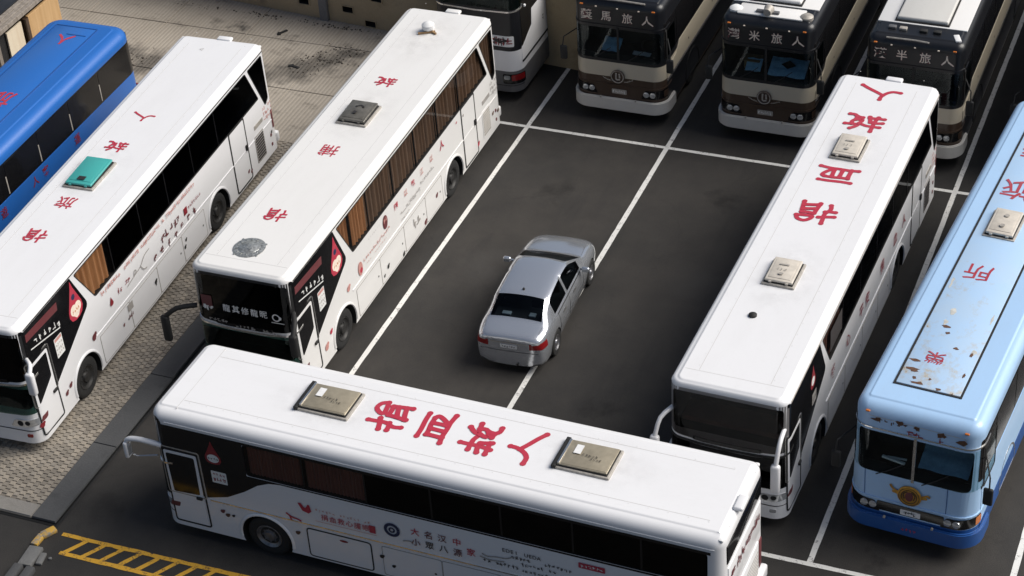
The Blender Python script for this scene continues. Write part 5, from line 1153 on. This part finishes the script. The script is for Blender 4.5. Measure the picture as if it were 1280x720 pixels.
# ------------------------------------------------------------------ the ground
def sheet_poly(name, pts, z, mat, parent=None):
    bm = bmesh.new(); bm.faces.new([bm.verts.new((x, y, z)) for x, y in pts]); o = obj(name, bm, mat, parent); return o
g = sheet_poly('ground', [(-600, -500), (600, -500), (600, 900), (-600, 900)], 0, M['asphalt']); tag(g, kind='structure')
def line(pts, wid=.13, z=.004):
    a, b = Vector(pts[0]), Vector(pts[1]); d = (b - a).normalized(); n = Vector((-d.y, d.x)) * wid / 2; k = max(2, int((b - a).length / .25)); bm = bmesh.new(); r = random.Random(str(pts)); L, R = [], []
    for i in range(k + 1):
        p = a + (b - a) * i / k; L.append(bm.verts.new((*(p + n * r.uniform(.9, 1.05)), z))); R.append(bm.verts.new((*(p - n * r.uniform(.9, 1.05)), z)))
    for i in range(k): bm.faces.new((L[i], R[i], R[i + 1], L[i + 1]))
    return tag(obj('bay_marking', bm, M['line']), kind='structure')
for x, y0, y1 in ((-19.18, 30.0, 62), (-15.15, 30.0, 62), (-11.25, 30.0, 62), (-7.40, 29.97, 62), (-3.42, 29.97, 62)): line(((x, y0), (x, y1)))
line(((-22.6, 44.27), (3, 44.27)), .12, .0075); line(((-19.2, 29.93), (3, 30.0)), .12, .0075)
# yellow ladder marking
bm = bmesh.new(); r = random.Random(7)
def quad(a, b, w_, z=.004):
    a, b = Vector(a), Vector(b); d = (b - a).normalized(); n = Vector((-d.y, d.x)) * w_ / 2; k = max(2, int((b - a).length / .18)); L, R = [], []
    for i in range(k + 1): p = a + (b - a) * i / k; L.append(bm.verts.new((*(p + n * r.uniform(.75, 1.1)), z))); R.append(bm.verts.new((*(p - n * r.uniform(.75, 1.1)), z)))
    for i in range(k): bm.faces.new((L[i], R[i], R[i + 1], L[i + 1]))
quad((-22.83, 25.98), (-14, 26.07), .12, .008); quad((-22.58, 25.46), (-14, 25.5), .12, .008)
for i in range(18):
    x = -22.5 + i * .44; quad((x, 25.47), (x + .34, 26.02), .11, .004)
tag(obj('yellow_marking', bm, M['yellow']), kind='structure')
# drain and tar seams on the asphalt
# paved strip on the left, raised, with setts and concrete slabs
X0, X1, Y0, YM, Y1 = -46, -23.76, 26.2, 41.6, 49.5
bm = bmesh.new(); box(bm, ((X0 + X1) / 2, (Y0 + Y1) / 2, .012), (X1 - X0, Y1 - Y0, .05)); pav = tag(obj('pavement', bm, M['joint']), kind='structure')
r = random.Random(11); bm = bmesh.new()
def flagstone(bm, x0, y0, x1, y1, z, h, ch=.012):
    v = [bm.verts.new(p) for p in ((x0, y0, z), (x1, y0, z), (x1, y1, z), (x0, y1, z), (x0 + ch, y0 + ch, z + h), (x1 - ch, y0 + ch, z + h), (x1 - ch, y1 - ch, z + h), (x0 + ch, y1 - ch, z + h))]
    for q in ((4, 5, 6, 7), (0, 1, 5, 4), (1, 2, 6, 5), (2, 3, 7, 6), (3, 0, 4, 7)): bm.faces.new([v[i] for i in q])
x = X1
row = 0
while x > -34:
    wd = .135; y = Y0 + .42 + (.07 if row % 2 else 0)
    while y < YM:
        ln = .14
        if r.random() > .012: flagstone(bm, x - wd + .007 + r.uniform(-.004, .004), y + .007 + r.uniform(-.004, .004), x, y + ln - .007, .036, .024 + r.uniform(-.004, .004), .008)
        y += ln
    x -= wd; row += 1
tag(obj('paving_setts', bm, M['sett'], pav), kind='stuff')
for i in range(11):
    x1 = X1 - i * 1.2; bm = bmesh.new(); flagstone(bm, x1 - 1.19, Y0 + .01, x1 - .01, Y0 + .40, .036, .035 + r.uniform(-.003, .003)); obj('border_stone', bm, M['border'], pav)
for i in range(8):
    for j in range(3):
        xa, xb = X1 - (i + 1) * 2.75, X1 - i * 2.75; ya, yb = YM + j * 2.6, YM + (j + 1) * 2.6
        bm = bmesh.new(); flagstone(bm, xa + .006, ya + .006, xb - .006, min(yb, Y1) - .006, .03, .035 + r.uniform(-.004, .004), .012); obj('slab', bm, M['slab'], pav)
ks = tag(obj('kerb', box(bmesh.new(), (-23.44, (Y0 + Y1) / 2, .01), (.62, Y1 - Y0, .05)), M['gutter']), kind='structure')
for i in range(9):
    ya = Y0 + i * 2.6
    if ya + 2.58 > Y1: break
    bm = bmesh.new(); flagstone(bm, -23.745, ya + .004, -23.14, ya + 2.596, .03, .05 + r.uniform(-.003, .003), .012); obj('kerb_stone', bm, M['kerbstone'], ks)
tag(sheet_poly('gutter', [(-23.12, Y0 - .1), (-23.04, Y0 - .1), (-23.04, Y1), (-23.12, Y1)], .012, M['gutter']), kind='structure')
tag(sheet_poly('gutter', [(-40, Y0 - .07), (-23.12, Y0 - .07), (-23.12, Y0 - .002), (-40, Y0 - .002)], .012, M['gutter']), kind='structure')
# litter on the paving
for i, (x, y) in enumerate(((-30.3, 46.0), (-29.25, 45.9), (-26.9, 45.4), (-28.2, 47.2))):
    bm = bmesh.new(); box(bm, (0, 0, .02), (.28, .09, .035), .012, .3); box(bm, (.14, .05, .02), (.16, .12, .04), .012, 1.1); o = obj('scrap_of_rubber', bm, M['rubber']); o.location = (x, y, .06); o.rotation_euler = (0, 0, i * 1.3)
    tag(o, ['small black scrap on the concrete, leftmost of four', 'small black scrap nearest the foot of the beige wall', 'small black scrap on the concrete close to the middle coach', 'small black scrap on the concrete behind the coach with the teal hatch'][i], 'litter', 'scraps on the concrete')
r = random.Random(5); bm = bmesh.new()
for cx, cy, sx, sy, n in ((-26.3, 46.0, .8, .25, 70), (-26.6, 45.3, .5, .4, 20), (-31.6, 44.6, .8, .4, 45), (-25.9, 46.7, .6, .25, 35), (-29.5, 48.0, 2.2, .1, 60), (-26.5, 47.9, 1.2, .08, 40)):
    for i in range(n):
        q = r.uniform(.012, .045); box(bm, (cx + r.gauss(0, sx * .6), cy + r.gauss(0, sy * .6), .065 + q * .2), (q * r.uniform(.6, 1.6), q, q * .6), 0, r.uniform(0, 3))
tag(obj('loose_dirt', bm, M['dirt']), 'dark loose dirt and debris scattered over the old concrete near the wall', 'dirt', kind='stuff')
# broken kerb pieces at the corner of the strip
bm = bmesh.new(); box(bm, (.03, .12, .05), (.2, .34, .1), .03, -.5, seg=2); box(bm, (-.05, -.16, .045), (.17, .34, .09), .025, .05)
o = tag(obj('kerb_block', bm, M['yellowk'], None, True), 'chipped yellow painted kerb block at the corner of the cobbled strip', 'kerb block'); o.location = (-23.15, 25.78, 0); o.rotation_euler = (0, 0, -.06)
bm = bmesh.new(); box(bm, (0, .02, .05), (.32, .58, .1), .02, .08); box(bm, (.25, .04, .035), (.14, .34, .07), .02, .2); box(bm, (.42, .12, .025), (.07, .06, .05), .015, .4)
o = tag(obj('kerb_block', bm, M['greyconc'], None, True), 'broken grey concrete block next to the chipped yellow kerb block', 'kerb block'); o.location = (-23.08, 25.1, 0)
for i, (x, lb) in enumerate(((-23.12, 'left'), (-22.82, 'right'))):
    bm = bmesh.new(); box(bm, (0, 0, .07), (.2, 1.5, .14), .02); o = tag(obj('kerb_block', bm, M['kerbstone'], None, True), 'dark kerb bar cut by the bottom edge, %s one of the pair' % lb, 'kerb block'); o.location = (x, 24.05, 0); o.rotation_euler = (0, 0, .04)

# ------------------------------------------------------------------ beige retaining wall at the back
wr = tag(empty('retaining_wall', (-31.0, 48.62, 0), math.radians(-5.2)), 'beige concrete retaining wall with dark weep holes and a grey post', 'wall')
def weep(bm): pass
holes = [(1.5, .95), (3.0, .55), (4.55, .55), (5.3, .2), (5.6, 1.1), (1.2, 1.75), (2.4, 1.5), (-.6, .7), (7.4, .6), (6.6, .25), (-1.8, 1.2), (.4, .5), (8.4, 1.0)]
bm = bmesh.new(); box(bm, (2.0, .2, 1.35), (26, .4, 2.7)); wo = obj('wall', bm, [M['wall'], M['dark']])
cb = bmesh.new()
for x, z in holes: box(cb, (x, .05, z), (.36, .5, .2), 0, 0, 1)
co = obj('cut', cb, [M['wall'], M['dark']]); md = wo.modifiers.new('b', 'BOOLEAN'); md.object = co; md.solver = 'EXACT'
dg = bpy.context.evaluated_depsgraph_get(); dg.update(); me = bpy.data.meshes.new_from_object(wo.evaluated_get(dg), depsgraph=dg); wo.modifiers.clear(); wo.data = me; bpy.data.objects.remove(co); wo.parent = wr
for x, z in holes:
    bm = bmesh.new()
    for dx, dz, sx, sz in ((0, .115, .42, .03), (0, -.115, .42, .03), (.195, 0, .03, .2), (-.195, 0, .03, .2)): box(bm, (x + dx, -.012, z + dz), (sx, .03, sz))
    obj('weep_hole_frame', bm, M['wall'], wr)
for x in (3.72, -4.2, 10.5):
    bm = bmesh.new(); box(bm, (x, -.05, 1.35), (.28, .14, 2.74), .01); obj('post', bm, M['greyconc'], wr)
bm = bmesh.new(); box(bm, (2, .2, 2.75), (26, .5, .1), .02); obj('coping', bm, M['greyconc'], wr)

# ------------------------------------------------------------------ timber stall in the top left corner
stl = tag(empty('timber_stall', (-33.8, 44.1, .05), math.radians(0)), 'timber stall with tan board end, cream panels and dark roof behind the blue coach', 'stall')
def sbox(name, c, s, mat, bev=.01): bm = bmesh.new(); box(bm, c, s, bev); return obj(name, bm, mat, stl)
sbox('back_wall', (-3.2, -6, 1.1), (.1, 12, 2.2), M['plank_tan'])
sbox('end_board', (-.04, -.75, 1.1), (.1, 1.5, 2.2), M['plank_tan']); sbox('end_board', (-1.6, -.0, 1.1), (3.2, .1, 2.2), M['plank_tan'])
for i in range(6):
    y = -1.62 - i * 1.5; sbox('post', (-.02, y, 1.1), (.16, .14, 2.2), M['plank_grey' if i % 2 else 'brown']); sbox('panel', (-.06, y - .55, 1.1), (.06, .75, 2.2), M['panel_cream']); sbox('dark_opening', (-.14, y - 1.15, 1.1), (.05, .55, 2.2), M['dark'])
for k in range(3): sbox('fascia_plank', (-.02 - .17 * k, -6, 2.42 + .01 * k), (.16, 12.6, .14), M['plank_grey'], .015)
rf = sbox('roof', (-2.2, -6, 2.44), (3.4, 12.6, .1), M['roofing'])
sbox('roof_fitting', (-.35, -2.4, 2.53), (.3, .16, .08), M['plank_grey'])
